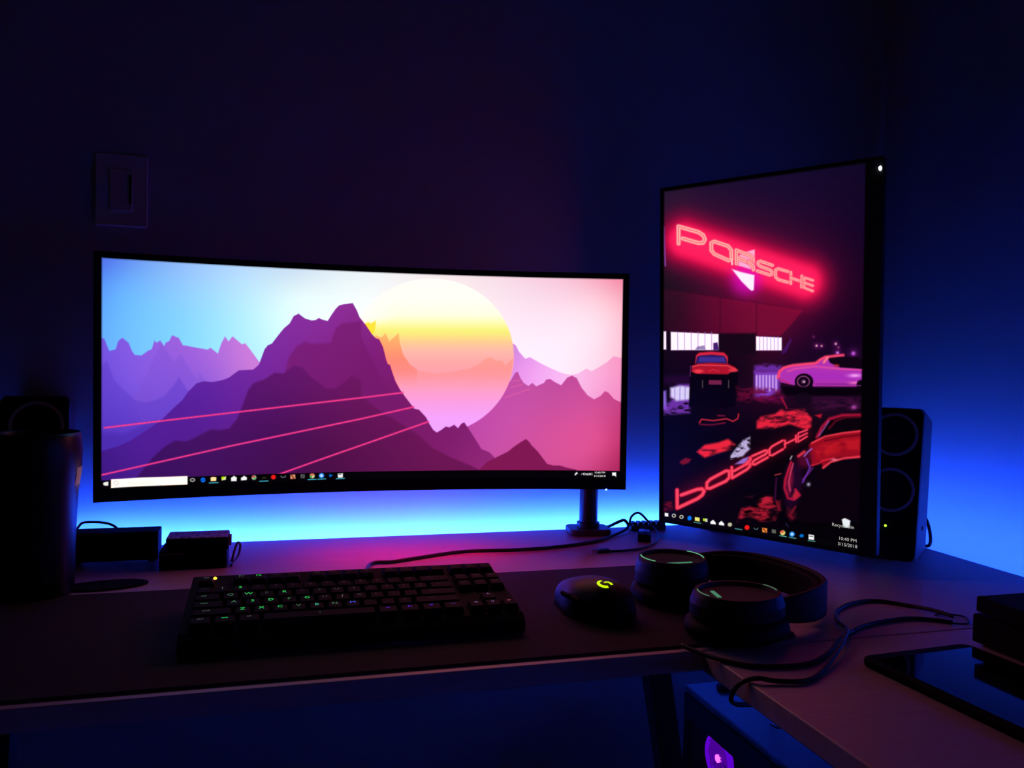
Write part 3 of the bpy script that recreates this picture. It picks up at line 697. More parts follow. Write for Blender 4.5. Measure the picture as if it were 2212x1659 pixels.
    for q, c_, w_ in (([(1110, 790), (1200, 745), (1320, 722), (1445, 708)], (255, 60, 80), 2.0), ([(1200, 775), (1330, 748), (1445, 735)], (90, 3, 20), 1.5), ([(1190, 960), (1240, 920), (1330, 895), (1440, 885)], (255, 60, 85), 2.6), ([(1110, 945), (1160, 930), (1185, 910), (1260, 895)], (225, 35, 60), 1.8),
                     ([(1060, 880), (1085, 850), (1110, 830)], (160, 110, 220), 1.6), ([(1075, 900), (1100, 960), (1075, 1010), (1050, 1060)], (110, 50, 180), 2.0), ([(1120, 960), (1090, 1000), (1050, 1040)], (120, 40, 150), 1.2),
                     ([(970, 920), (950, 980), (930, 1040), (925, 1100), (950, 1170), (990, 1180), (1030, 1150), (1000, 1110)], (190, 22, 55), 2.6), ([(985, 930), (965, 1000), (955, 1060), (965, 1120)], (230, 80, 110), 1.2),
                     ([(975, 880), (965, 900)], (230, 220, 235), 1.2), ([(860, 1010), (900, 1000)], (200, 60, 80), 1.2), ([(870, 1030), (860, 1180)], (60, 10, 60), 2.0), ([(1020, 880), (1060, 850)], (235, 50, 75), 3.0),
                     ([(1000, 1230), (960, 1290), (980, 1310)], (120, 15, 35), 2.5), ([(870, 1190), (890, 1250)], (140, 15, 35), 2.0)):
        p.line(fD(q), c_, w_, 1.6, 0.85)
    p.blob(*fD([(1090, 1075)])[0], 4, 4, (190, 180, 220), 0.9); p.blob(*fD([(1265, 905)])[0], 7, 3, (255, 120, 150), 0.8)
    n4 = p.noise(17, 6, 51, 0.30, 0.6)
    p.poly(fD([(630, 1240), (720, 1220), (800, 1170), (860, 1200), (880, 1270), (860, 1330), (760, 1330), (700, 1300), (600, 1330)]), (165, 22, 44), 4, 0.95, n4)
    p.poly(fD([(740, 1190), (800, 1150), (845, 1165), (840, 1200), (760, 1210)]), (190, 28, 55), 3, 0.9, n4)
    p.poly(fD([(95, 1270), (100, 1200), (150, 1190), (165, 1240), (130, 1265)]), (130, 14, 32), 3, 0.9, n4)
    p.poly(fD([(650, 1160), (720, 1150), (700, 1170)]), (60, 10, 20), 2, 0.8)
    # rim of the panel
    e = np.minimum(np.minimum(u, 1 - u) * 0.3386, np.minimum(v, 1 - v) * 0.567)
    p.c *= (0.35 + 0.65 * np.clip(e / 0.003, 0, 1))[:, None]
    # task bar strip and icons
    bar = fE([(40, 55), (1000, 262), (2200, 420), (2200, 600), (1000, 330), (40, 160)])
    p.poly(bar, (3, 3, 5), 3, 0.85)
    def sq(x, y, w_, h_, c_, k=0.16, a=1.0):
        p.poly(fE([(x - w_, y - h_ - w_ * k), (x + w_, y - h_ + w_ * k), (x + w_, y + h_ + w_ * k), (x - w_, y + h_ - w_ * k)]), c_, 0.8, a)
    sq(82, 96, 19, 18, (250, 250, 250))
    for x, y in ((160, 106), (240, 120)):
        xx, yy = fE([(x, y)])[0]
        p.line([(xx + 3.6 * math.cos(k), yy + 3.4 * math.sin(k)) for k in np.linspace(0, 6.28, 12)], (215, 215, 200), 1.0, 0.8)
    p.disc(*fE([(325, 133)])[0], 4.6, 5.2, (0, 120, 250), 1)
    sq(406, 145, 25, 20, (240, 232, 120)); sq(500, 155, 14, 17, (210, 215, 190)); sq(478, 150, 12, 14, (170, 215, 20))
    for x, y in ((573, 180), (662, 192)):
        p.poly(fE([(x - 28, y - 8), (x, y - 30), (x + 28, y + 2), (x + 28, y + 22), (x - 28, y + 14)]), (250, 250, 250), 0.8)
    p.disc(*fE([(750, 203)])[0], 4.8, 4.6, (190, 190, 160), 1)
    p.disc(*fE([(931, 234)])[0], 5.4, 5.4, (240, 25, 25), 1)
    p.line(fE([(1004, 240), (1018, 252), (1040, 255), (1046, 240)]), (90, 120, 130), 0.8, 0.8)
    sq(1117, 264, 26, 24, (235, 140, 60)); p.line(fE([(1105, 248), (1130, 282)]), (120, 20, 10), 1.0, 0.8)
    sq(1214, 276, 22, 20, (90, 95, 85))
    p.disc(*fE([(1308, 292)])[0], 5.6, 5.6, (220, 210, 120), 1); p.disc(*fE([(1300, 280)])[0], 4, 2.6, (235, 80, 60), 1)
    p.disc(*fE([(1406, 307)])[0], 5.8, 5.8, (40, 150, 250), 1); p.disc(*fE([(1406, 307)])[0], 2.6, 2.6, (220, 240, 255), 1)
    p.disc(*fE([(1508, 324)])[0], 4.6, 3.8, (0, 110, 200), 1)
    sq(1610, 340, 29, 26, (250, 250, 250)); p.line(fE([(1590, 328), (1625, 334)]), (60, 60, 60), 0.8, 0.6)
    for x, y in ((406, 182), (842, 252), (1310, 328), (1410, 346), (1612, 380)):
        p.line(fE([(x - 36, y - 6), (x + 36, y + 6)]), (90, 190, 180), 0.8, 0.8)
    # bin icon
    p.poly(fE([(1930, 150), (1960, 135), (2020, 162), (2012, 236), (1975, 240), (1945, 228)]), (235, 240, 245), 1.2)
    p.line(fE([(1340, 190), (1365, 225)]), (50, 45, 110), 1.0, 1.0, 0.8)
    return p.linear()

def screen_mat(name, gloss):
    m = mat(name, (0.003, 0.003, 0.004), gloss, 0.2)
    nt = m.node_tree
    a = nt.nodes.new('ShaderNodeAttribute'); a.attribute_name = 'picture'
    b = nt.nodes['Principled BSDF']
    nt.links.new(a.outputs['Color'], b.inputs['Emission Color'])
    b.inputs['Emission Strength'].default_value = 1.0
    return m

def screen_mesh(name, nu, nv, pos, paint, m, parent):
    U, V = np.meshgrid(np.linspace(0, 1, nu), np.linspace(0, 1, nv))
    u = U.ravel(); v = V.ravel()
    co = pos(u, v).astype(np.float32)
    me = bpy.data.meshes.new(name)
    n = nu * nv
    me.vertices.add(n); me.vertices.foreach_set('co', co.ravel())
    i = np.arange(nu - 1)[None, :] + np.arange(nv - 1)[:, None] * nu
    f = np.stack([i, i + 1, i + nu + 1, i + nu], -1).reshape(-1, 4)
    nf = len(f)
    me.loops.add(nf * 4); me.loops.foreach_set('vertex_index', f.ravel().astype(np.int32))
    me.polygons.add(nf); me.polygons.foreach_set('loop_start', np.arange(0, nf * 4, 4, dtype=np.int32))
    me.update(calc_edges=True); me.validate()
    at_ = me.color_attributes.new('picture', 'FLOAT_COLOR', 'POINT')
    c = np.ones((n, 4), np.float32); c[:, :3] = paint(u, v)
    at_.data.foreach_set('color', c.ravel())
    me.materials.append(m)
    o = bpy.data.objects.new(name, me)
    COL.objects.link(o)
    o.parent = parent
    return o

# ------------------------------------------------------------------ ultrawide monitor (curved)
def rot3(yw, tl, rl):
    return Matrix.Rotation(yw, 4, 'Z') @ Matrix.Rotation(tl, 4, 'X') @ Matrix.Rotation(rl, 4, 'Y')

UW, UH, UR = 0.76, 0.3142, 1.589
A0 = UW / 2 / UR
def arc(s, z, d):
    a = s / UR
    return ((UR + d) * math.sin(a), (UR + d) * math.cos(a) - UR * math.cos(A0), z)

def arc_slab(s0, s1, z0, z1, d0, d1, n=40, bm=None, r=0.0):
    bm = bm or bmesh.new()
    rings = []
    for i in range(n + 1):
        s = s0 + (s1 - s0) * i / n
        rings.append([bm.verts.new(arc(s, z, d)) for z, d in ((z0, d0), (z1, d0), (z1, d1), (z0, d1))])
    for A, Bq in zip(rings, rings[1:]):
        for k in range(4):
            bm.faces.new((A[k], A[(k + 1) % 4], Bq[(k + 1) % 4], Bq[k]))
    bm.faces.new(rings[0]); bm.faces.new(rings[-1])
    return bm

t = thing('ultrawide_monitor', 'wide curved monitor showing purple mountains and a large yellow sun', 'monitor')
t.matrix_world = Matrix.Translation((0.1473, 1.2242, 0.8695)) @ rot3(-0.0301, -0.0056, -0.0044)
uw = t
def upos(u, v):
    s = (u * 2 - 1) * UW / 2
    a = s / UR
    return np.stack([UR * np.sin(a), UR * np.cos(a) - UR * math.cos(A0), v * UH], 1)
M['screen_uw'] = screen_mat('ultrawide_picture', 0.4)
scr = screen_mesh('screen', 1040, 450, upos, paint_ultrawide, M['screen_uw'], t)
L, Rr_, T_, Bt = -UW / 2 - 0.0095, UW / 2 + 0.0095, UH + 0.0085, -0.018
obj('housing', arc_slab(L, Rr_, Bt, T_, 0.0008, 0.016), M['plastic'], t, bevel=0.0015)
bm = arc_slab(L, -UW / 2, Bt, T_, -0.0016, 0.0007, 2)
arc_slab(UW / 2, Rr_, Bt, T_, -0.0016, 0.0007, 2, bm)
arc_slab(-UW / 2, UW / 2, UH, T_, -0.0016, 0.0007, 40, bm)
arc_slab(-UW / 2, UW / 2, Bt, 0, -0.0016, 0.0007, 40, bm)
obj('bezel', bm, M['matte'], t)
obj('rear_cover', arc_slab(-0.2, 0.2, 0.04, 0.26, 0.0162, 0.036, 20), M['plastic'], t, bevel=0.008, seg=3)
M['under'] = glow('added_glow_red', (1.0, 0.01, 0.16), 48)  # red glow added for the pink light on the desk; source unseen
bm = arc_slab(-0.085, 0.185, Bt - 0.0006, Bt - 0.0001, 0.0095, 0.0145, 20)
obj('added_under_light', bm, M['under'], t)
M['led_blue'] = glow('power_led_blue', (0.05, 0.12, 1.0), 14)
px, py, pz = arc(0.3585, -0.0178, -0.002)
obj('power_light', lathe([(0.0014, 0), (0.0018, 0.0012), (0.0014, 0.0024)], 14), M['led_blue'], t, (px, py, pz - 0.0016))
def on_arc(name, bm, m, s, z, parent, lift=-0.0004):
    x, y, zz = arc(s, z, lift)
    return obj(name, bm, m, parent, (x, y, zz), (math.pi / 2, 0, -s / UR))
on_arc('clock_text', text_bm('10:40 PM', 0.0046), M['txt_white'], 0.3480, 0.0084, scr)
on_arc('date_text', text_bm('3/15/2018', 0.0046), M['txt_white'], 0.3480, 0.0030, scr)
on_arc('language_text', text_bm('ENG', 0.0052), M['txt_white'], 0.3270, 0.0058, scr)
M['txt_pale'] = glow('search_text', (0.72, 0.72, 0.74), 0.9)
on_arc('search_text', text_bm('Type here to search', 0.0062, align='LEFT'), M['txt_pale'], -0.3480, 0.0060, scr)

# ------------------------------------------------------------------ portrait monitor
PW, PH = 0.3386, 0.567
t = thing('portrait_monitor', 'upright portrait monitor showing a red neon sign and parked cars', 'monitor')
t.matrix_world = Matrix.Translation((0.7411, 1.1757, 0.7821)) @ rot3(-1.017, 0.0376, -0.001)
M['screen_pm'] = screen_mat('portrait_picture', 0.35)
scr = screen_mesh('screen', 440, 790, lambda u, v: np.stack([(u - 0.5) * PW, np.full(len(u), -0.0002), v * PH], 1), paint_portrait, M['screen_pm'], t)
x0, x1, z0, z1 = -PW / 2 - 0.0058, PW / 2 + 0.0235, -0.0055, PH + 0.0055
obj('housing', xz_prism(rrect(x0, x1, z0, z1, 0.004), 0.0004, 0.014), M['plastic'], t, bevel=0.001)
bm = B(x0, -PW / 2, -0.002, 0.0003, z0, z1)
box(bm, PW / 2, x1, -0.002, 0.0003, z0, z1)
box(bm, -PW / 2, PW / 2, -0.002, 0.0003, PH, z1)
box(bm, -PW / 2, PW / 2, -0.002, 0.0003, z0, 0)
obj('bezel', bm, M['matte'], t)
obj('rear_cover', xz_prism(rrect(-0.12, 0.13, 0.08, 0.49, 0.02), 0.0142, 0.036), M['plastic'], t, bevel=0.006, seg=3)
M['led_white'] = glow('power_led_white', (0.85, 0.9, 1.0), 9)
obj('power_light', lathe([(0.0010, 0.0002), (0.0021, 0.0015), (0.0016, 0.004)], 16, axis='y', sy=1.7), M['led_white'], t, (PW / 2 + 0.0205, -0.0018, PH - 0.012))
def on_flat(name, s, size, x, z, m, sx=1.0):
    o = obj(name, text_bm(s, size), m, scr, (x, -0.0006, z), (math.pi / 2, 0, 0))
    o.scale = (sx, 1, 1)
    return o
on_flat('clock_text', '10:40 PM', 0.0072, 0.1515, 0.0150, M['txt_dim'])
on_flat('date_text', '3/15/2018', 0.0072, 0.1515, 0.0065, M['txt_dim'])
on_flat('icon_caption', 'Recycle Bin', 0.0072, 0.1445, 0.0345, M['txt_dim'])

# ------------------------------------------------------------------ monitor arms
def mount_arm(label, base, rot, top, elbow, tip, pr=0.016):
    t = thing('monitor_arm', label, 'monitor arm', (base[0], base[1], DESK_Z), (0, 0, rot))
    obj('base', prism(rrect(-0.037, 0.037, -0.030, 0.030, 0.012), 0.0002, 0.011), M['grey'], t, bevel=0.003)
    obj('pole', lathe([(pr + 0.004, 0.0112), (pr + 0.004, 0.020), (pr, 0.0215), (pr, top), (pr - 0.003, top + 0.003)], 40), M['metal'], t)
    mi = Matrix.Rotation(-rot, 3, 'Z')
    W = lambda p: mi @ (Vector(p) - Vector((base[0], base[1], DESK_Z)))
    p0 = (base[0], base[1], elbow[2]); e = elbow; k = tip
    bm = bmesh.new(); lathe([(pr + 0.008, elbow[2] - DESK_Z - 0.022), (pr + 0.009, elbow[2] - DESK_Z - 0.02), (pr + 0.009, elbow[2] - DESK_Z + 0.02), (pr + 0.008, elbow[2] - DESK_Z + 0.022)], 32, bm=bm)
    obj('collar', bm, M['metal'], t)
    obj('lower_arm', tube([W(p0), W(e)], 0.013, 12, smooth_path=False), M['metal'], t)
    obj('upper_arm', tube([W(e), W(k)], 0.012, 12, smooth_path=False), M['metal'], t)
    ew = W(e)
    obj('elbow_joint', lathe([(0.017, ew.z - 0.022), (0.019, ew.z - 0.02), (0.019, ew.z + 0.02), (0.017, ew.z + 0.022)], 28, cx=ew.x, cy=ew.y), M['metal'], t)
    return t
mount_arm('dark pole mount clamped to the desk behind the curved monitor', (0.5345, 1.374), math.radians(-9), 0.30, (0.36, 1.385, 1.015), (0.155, 1.3245, 1.015))
mount_arm('dark pole mount mostly hidden behind the portrait monitor', (0.800, 1.362), math.radians(-6), 0.44, (0.93, 1.345, 1.06), (0.795, 1.222, 1.06))

# ------------------------------------------------------------------ desk mat
t_out = rrect(-0.42, 0.567, 0.797, 1.130, 0.016)
tag(obj('desk_mat', prism(t_out, DESK_Z + 0.0001, DESK_Z + 0.003), M['mat_cloth'], bevel=0.0008), 'wide dark cloth desk mat lying under keyboard, mouse and headset', 'desk mat')

# ------------------------------------------------------------------ keyboard
KX0, KX1, KY0, KY1 = -0.0925, 0.2670, 0.872, 1.040
KZ0, KZ1 = 0.0210, 0.0385   # top surface heights above the mat, front and back
t = thing('keyboard', 'black backlit keyboard with green and blue glowing legends on the desk mat', 'keyboard', (KX0, KY0, DESK_Z + 0.003))
kw, kd = KX1 - KX0, KY1 - KY0
sl = math.atan2(KZ1 - KZ0, kd)
bm = bmesh.new()
prof = [(0.0, 0.0), (kd, 0.014), (kd, KZ1 - 0.002), (kd - 0.004, KZ1), (0.006, KZ0 + 0.0006), (-0.004, KZ0 - 0.006), (-0.005, 0.004)]
a = [bm.verts.new((0, y, z)) for y, z in prof]; b = [bm.verts.new((kw, y, z)) for y, z in prof]
bm.faces.new(a); bm.faces.new(b[::-1])
for i in range(len(a)): bm.faces.new((a[i], a[(i + 1) % len(a)], b[(i + 1) % len(a)], b[i]))
obj('case', bm, M['matte'], t, bevel=0.0022, seg=3)
for x in (0.02, kw - 0.05):
    obj('foot', B(x, x + 0.03, kd - 0.022, kd - 0.012, 0.0, 0.0135), M['matte'], t)

UN = 0.01915; RP = 0.0206
row_y = [0.8935 - KY0 + i * RP for i in range(5)] + [1.0105 - KY0]
def keymesh(wu):
    w_ = wu * UN - 0.0011; d_ = RP - 0.0016
    bm = bmesh.new()
    lv = [(0, 0), (0.0055, 0.0018), (0.0070, 0.0026)]
    rings = []
    for z, i_ in lv:
        rings.append([bm.verts.new((x, y, z)) for x, y in ((-w_ / 2 + i_, -d_ / 2 + i_ * 0.8), (w_ / 2 - i_, -d_ / 2 + i_ * 0.8), (w_ / 2 - i_, d_ / 2 - i_ * 1.1), (-w_ / 2 + i_, d_ / 2 - i_ * 1.1))])
    for A, Bq in zip(rings, rings[1:]):
        for k in range(4): bm.faces.new((A[k], A[(k + 1) % 4], Bq[(k + 1) % 4], Bq[k]))
    bm.faces.new(rings[0]); bm.faces.new(rings[-1])
    me = bpy.data.meshes.new('key'); bmesh.ops.recalc_face_normals(bm, faces=bm.faces); bm.to_mesh(me); bm.free()
    me.materials.append(M['keycap'])
    return me
kmesh = {}
LG = {
    'g': glow('legend_green', (0.02, 0.62, 0.10), 1.1), 'gd': glow('legend_green_dim', (0.10, 0.42, 0.16), 0.42),
    't': glow('legend_teal', (0.05, 0.55, 0.30), 0.8), 'w': glow('legend_pale', (0.5, 0.62, 0.5), 0.18), 'ww': glow('legend_faint', (0.5, 0.6, 0.5), 0.05),
    'bl': glow('legend_blue', (0.03, 0.10, 0.9), 1.0), 'bv': glow('legend_violet_blue', (0.07, 0.01, 0.75), 0.95), 'bd': glow('legend_blue_dim', (0.06, 0.05, 0.5), 0.45),
    'p': glow('legend_lilac', (0.45, 0.28, 0.75), 0.45), 'r': glow('legend_red', (0.8, 0.15, 0.2), 0.6),
    'k': mat('legend_unlit', (0.10, 0.09, 0.10), 0.6, 0.3),
}
rows = [
    (0, 0, [('ctrl', 1.25, 'w'), ('win', 1.25, 'g'), ('alt', 1.25, 'w'), ('-', 6.25, 'gd'), ('alt', 1.25, 'bv'), ('fn', 1.25, 'bv'), ('=', 1.25, 'bv'), ('ctrl', 1.25, 'bd')]),
    (1, 0, [('shift', 2.25, 'w')] + [(c, 1, k) for c, k in zip('ZXCVBNM', ['g', 'g', 'g', 'gd', 't', 'gd', 'bl'])] + [(',', 1, 'k'), ('.', 1, 'k'), ('/', 1, 'k'), ('shift', 2.75, 'k')]),
    (2, 0, [('caps', 1.75, 'gd')] + [(c, 1, k) for c, k in zip('ASDFGHJKL', ['gd', 'g', 'g', 'gd', 'g', 'ww', 'w', 'ww', 'k'])] + [(';', 1, 'k'), ("'", 1, 'k'), ('enter', 2.25, 'k')]),
    (3, 0, [('tab', 1.5, 'gd')] + [(c, 1, k) for c, k in zip('QWERTYUIOP', ['gd', 'g', 'ww', 'g', 'k', 'ww', 'ww', 'ww', 'k', 'k'])] + [('[', 1, 'k'), (']', 1, 'k'), ('\\', 1.5, 'k')]),
    (4, 0, [('~', 1, 'ww')] + [(c, 1, k) for c, k in zip('1234567890', ['w', 'g', 'k', 'k', 'k', 'k', 'k', 'k', 'k', 'k'])] + [('-', 1, 'k'), ('=', 1, 'k'), ('back', 2, 'k')]),
    (5, 0, [('esc', 1, 'w')]), (5, 2, [('F1', 1, 'gd'), ('F2', 1, 'g'), ('F3', 1, 'k'), ('F4', 1, 'k')]), (5, 6.5, [('F5', 1, 'ww'), ('F6', 1, 'k'), ('F7', 1, 'k'), ('F8', 1, 'k')]),
    (5, 11, [('F9', 1, 'k'), ('F10', 1, 'k'), ('F11', 1, 'k'), ('F12', 1, 'k')]),
    (5, 15.25, [('prt', 1, 'k'), ('scr', 1, 'k'), ('brk', 1, 'k')]),
    (4, 15.25, [('ins', 1, 'k'), ('hm', 1, 'k'), ('pu', 1, 'k')]), (3, 15.25, [('del', 1, 'k'), ('end', 1, 'k'), ('pd', 1, 'k')]),
    (1, 16.25, [('^', 1, 'p')]), (0, 15.25, [('<', 1, 'p'), ('v', 1, 'p'), ('>', 1, 'r')]),
]
KL = -0.0850 - KX0
for row, u0, keys in rows:
    u_ = u0
    for s, wu, lm in keys:
        if wu not in kmesh: kmesh[wu] = keymesh(wu)
        k = bpy.data.objects.new('key', kmesh[wu])
        COL.objects.link(k); k.parent = t
        y = row_y[row]; x = KL + (u_ + wu / 2) * UN
        k.location = (x, y, KZ0 + (KZ1 - KZ0) * y / kd + 0.0004)
        k.rotation_euler = (sl, 0, 0)
        if s:
            sz = 0.0086 if len(s) == 1 else (0.0066 if len(s) == 2 else 0.0048)
            lg = obj('legend', text_bm(s.upper() if len(s) == 1 and s.isalpha() and s != 'v' else s, sz), LG[lm], k, (0 if wu < 1.5 or wu > 3 else -wu * UN * 0.12, 0.0022, 0.00712))
        u_ += wu
M['led_amber'] = glow('indicator_amber', (1.0, 0.32, 0.02), 4.0)
obj('indicator_light', lathe([(0.0016, 0), (0.0022, 0.001), (0.0012, 0.0026)], 12), M['led_amber'], t, (-0.0661 - KX0, 1.0085 - KY0, KZ0 + (KZ1 - KZ0) * 0.84 + 0.006))

def cable(name, pts, r, label, cat='cable', m='rubber', group=None, n=10):
    z_ = 0
    return tag(obj(name, tube(pts, r, 10, n), M[m], smooth=True), label, cat, group)

cable('keyboard_cable', [(0.098, 1.046, 0.775), (0.112, 1.10, 0.758), (0.134, 1.211, 0.7535), (0.168, 1.222, 0.7527), (0.206, 1.238, 0.7527), (0.284, 1.266, 0.7527), (0.372, 1.262, 0.7527), (0.438, 1.269, 0.7527), (0.512, 1.294, 0.7527),
       (0.573, 1.339, 0.7535), (0.610, 1.372, 0.758), (0.609, 1.385, 0.768), (0.594, 1.383, 0.765), (0.583, 1.395, 0.756), (0.580, 1.409, 0.753)], 0.0026, 'long dark keyboard cable running across the desk to the monitor pole', n=12)

# ------------------------------------------------------------------ mouse
t = thing('computer_mouse', 'black gaming mouse with a glowing yellow-green emblem on the desk mat', 'mouse', (0.372, 0.927, DESK_Z + 0.003), (0, 0, math.radians(14)))
bm = bmesh.new()
ny, nx = 30, 28
def mouse_w(s):   # half widths left/right along the length s in -1 (back) .. 1 (front)
    base = 0.0305 * (1 - abs(s) ** 5 * 0.45) * math.sqrt(max(0.0, 1 - max(0, -s - 0.55) ** 2 * 3.2))
    return base + (0.011 * math.exp(-((s + 0.05) / 0.45) ** 2)), base
def mouse_h(s):
    return 0.043 * (1 - 0.30 * (s + 0.25) ** 2) * (math.sqrt(max(0.0, 1 - ((-s - 0.45) / 0.56) ** 2)) if s < -0.45 else 1) * (1 if s < 0.9 else 0.9) 
rings = []
for j in range(ny + 1):
    s = -1 + 2 * j / ny
    wl, wr = mouse_w(s); h_ = max(mouse_h(s), 0.004)
    ring = []
    for i in range(nx + 1):
        a_ = math.pi * i / nx
        c, sn = math.cos(a_), math.sin(a_)
        x = (wr if c > 0 else wl) * (abs(c) ** 0.75) * (1 if c > 0 else -1)
        z = h_ * (sn ** 0.72)
        ring.append(bm.verts.new((x, s * 0.0625, z + 0.0008)))
    rings.append(ring)
for A, Bq in zip(rings, rings[1:]):
    for i in range(nx): bm.faces.new((A[i], A[i + 1], Bq[i + 1], Bq[i]))
    bm.faces.new((A[0], Bq[0], Bq[nx], A[nx]))
bm.faces.new(rings[0]); bm.faces.new(rings[-1])
mb = obj('shell', bm, M['plastic'], t, smooth=True)
def top_z(s, x):
    wl, wr = mouse_w(s); wd = wr if x > 0 else wl
    c = min(1, abs(x) / wd) ** (1 / 0.75)
    return mouse_h(s) * (math.sqrt(max(0, 1 - c * c)) ** 0.72) + 0.0008
wh = obj('scroll_wheel', lathe([(0.009, -0.0035), (0.0105, -0.002), (0.0105, 0.002), (0.009, 0.0035)], 24, axis='y'), M['matte'], t, (0, 0.040, 0.0215), (0, 0, math.pi / 2))
def on_shell(name, segs, m, w_, parent, lift=0.0006):
    bm = bmesh.new()
    for st in segs:
        pts = [Vector((x, y, top_z(y / 0.0625, x) + lift)) for x, y in st]
        L_, R2_ = [], []
        for i, p_ in enumerate(pts):
            d_ = (pts[min(i + 1, len(pts) - 1)] - pts[max(i - 1, 0)]); nrm = Vector((-d_.y, d_.x, 0)).normalized() * w_
            for q_, lst in ((p_ + nrm, L_), (p_ - nrm, R2_)):
                lst.append(bm.verts.new((q_.x, q_.y, max(top_z(q_.y / 0.0625, q_.x), 0) + lift)))
        for i in range(len(L_) - 1): bm.faces.new((L_[i], L_[i + 1], R2_[i + 1], R2_[i]))
    return obj(name, bm, m, parent)
# emblem: a ring open at the right with a hooked inner bar
M['emblem'] = glow('emblem_lime', (0.62, 0.95, 0.0), 1.05)
cxe, cye = -0.009, -0.029
g1 = [(cxe + 0.0062 * math.cos(a_), cye + 0.0076 * math.sin(a_)) for a_ in [math.radians(d_) for d_ in range(70, 275, 12)]]
g2 = [(cxe + 0.0010, cye + 0.0012), (cxe + 0.0038, cye + 0.0012), (cxe + 0.0062, cye + 0.0008), (cxe + 0.0070, cye - 0.003), (cxe + 0.0070, cye - 0.0066)]
on_shell('emblem', [g1, g2], M['emblem'], 0.0018, t)
for x, y, ln in ((-0.0405, 0.006, 0.018), (-0.0405, -0.014, 0.016)):
    obj('side_button', B(-0.002, 0.002, -ln / 2, ln / 2, -0.003, 0.003), M['matte'], t, (-0.0385, y, 0.024), (0, math.radians(-25), 0), bevel=0.0008)

# ------------------------------------------------------------------ headset
t = thing('headset', 'large black over-ear headset lying flat with green lit rims', 'headset', (0.49, 0.88, DESK_Z + 0.003))
hx, hy, hz = t.location
M['rim_green'] = glow('rim_green', (0.16, 0.62, 0.28), 0.75)
M['rim_green_dim'] = glow('rim_green_dim', (0.20, 0.50, 0.30), 0.28)
M['mark_green'] = glow('mark_green', (0.12, 0.50, 0.28), 0.42)
def ear_cup(cx, cy, sx, sy, rot, zt, arcs, dim):
    e = bpy.data.objects.new('ear_cup', None)
    bm = lathe([(0.030, 0.020), (0.043, 0.021), (0.0465, 0.026), (0.0465, 0.038), (0.044, zt - 0.004), (0.042, zt), (0.038, zt), (0.0368, zt - 0.004), (0.012, zt - 0.0055)], 64, sx=sx, sy=sy)
    c = obj('ear_cup', bm, M['plastic'], t, (cx - hx, cy - hy, 0), (0, 0, rot), smooth=False)
    obj('ear_pad', lathe([(0.020, 0.004), (0.026, 0.0004), (0.040, 0.0004), (0.0475, 0.005), (0.049, 0.011), (0.0475, 0.017), (0.042, 0.0205), (0.026, 0.0205), (0.021, 0.016)], 56, sx=sx * 1.06, sy=sy * 1.06, close=True), M['leather'], c, smooth=True)
    for a0, a1, tall in arcs:
        obj('light_rim', lathe([(0.0384, zt + 0.0001), (0.0400, zt + 0.0001), (0.0398, zt + 0.0007), (0.0386, zt + 0.0007)], 16, sx=sx, sy=sy, close=True, a0=math.radians(a0) - rot, a1=math.radians(a1) - rot), M[dim], c)
    return c
c1 = ear_cup(0.4865, 0.955, 1.0, 1.0, 0, 0.056, [(-24, 34, 1), (158, 212, 1)], 'rim_green')
obj('lit_mark', B(-0.019, 0.019, -0.0190, -0.0160, 0.0512, 0.0522), M['mark_green'], c1)
c2 = ear_cup(0.4965, 0.815, 1.16, 1.0, math.radians(4), 0.050, [(-14, 22, 1), (160, 200, 1)], 'rim_green_dim')
o = obj('lit_mark', B(-0.0022, 0.0022, -0.012, 0.012, 0.0455, 0.0465), M['mark_green'], c2, (-0.024, 0.006, 0.0), (0, 0, math.radians(-14)))
# head band: a broad strip on edge
band = spline([(0.515, 0.985, 0), (0.548, 1.012, 0), (0.585, 1.020, 0), (0.622, 1.006, 0), (0.645, 0.972, 0), (0.654, 0.930, 0), (0.652, 0.888, 0), (0.640, 0.856, 0), (0.612, 0.832, 0), (0.580, 0.818, 0), (0.545, 0.812, 0)], 8)
def strip(path, th, z0f, z1f, inset=0.0):
    bm = bmesh.new(); rings = []
    n_ = len(path)
    for i, p_ in enumerate(path):
        d_ = (path[min(i + 1, n_ - 1)] - path[max(i - 1, 0)]).normalized()
        nr = Vector((d_.y, -d_.x, 0))
        s = i / (n_ - 1)
        z0, z1 = z0f(s), z1f(s)
        q = p_ - Vector((hx, hy, 0)) + nr * inset
        rings.append([bm.verts.new((q + nr * o_) + Vector((0, 0, z_))) for o_, z_ in ((-th / 2, z0 + 0.002), (-th / 2 + 0.002, z0), (th / 2 - 0.002, z0), (th / 2, z0 + 0.002), (th / 2, z1 - 0.002), (th / 2 - 0.002, z1), (-th / 2 + 0.002, z1), (-th / 2, z1 - 0.002))])
    for A, Bq in zip(rings, rings[1:]):
        for k in range(8): bm.faces.new((A[k], A[(k + 1) % 8], Bq[(k + 1) % 8], Bq[k]))
    bm.faces.new(rings[0]); bm.faces.new(rings[-1])
    return bm
zl = lambda s: 0.0006 + 0.010 * (abs(2 * s - 1) ** 3) * 1.2
zh = lambda s: 0.044 - 0.006 * (abs(2 * s - 1) ** 4)
obj('headband', strip(band, 0.007, zl, zh), M['plastic'], t, smooth=False)
obj('headband_cushion', strip(band[14:-14], 0.009, lambda s: 0.004, lambda s: 0.040, inset=0.0082), M['leather'], t, smooth=False)

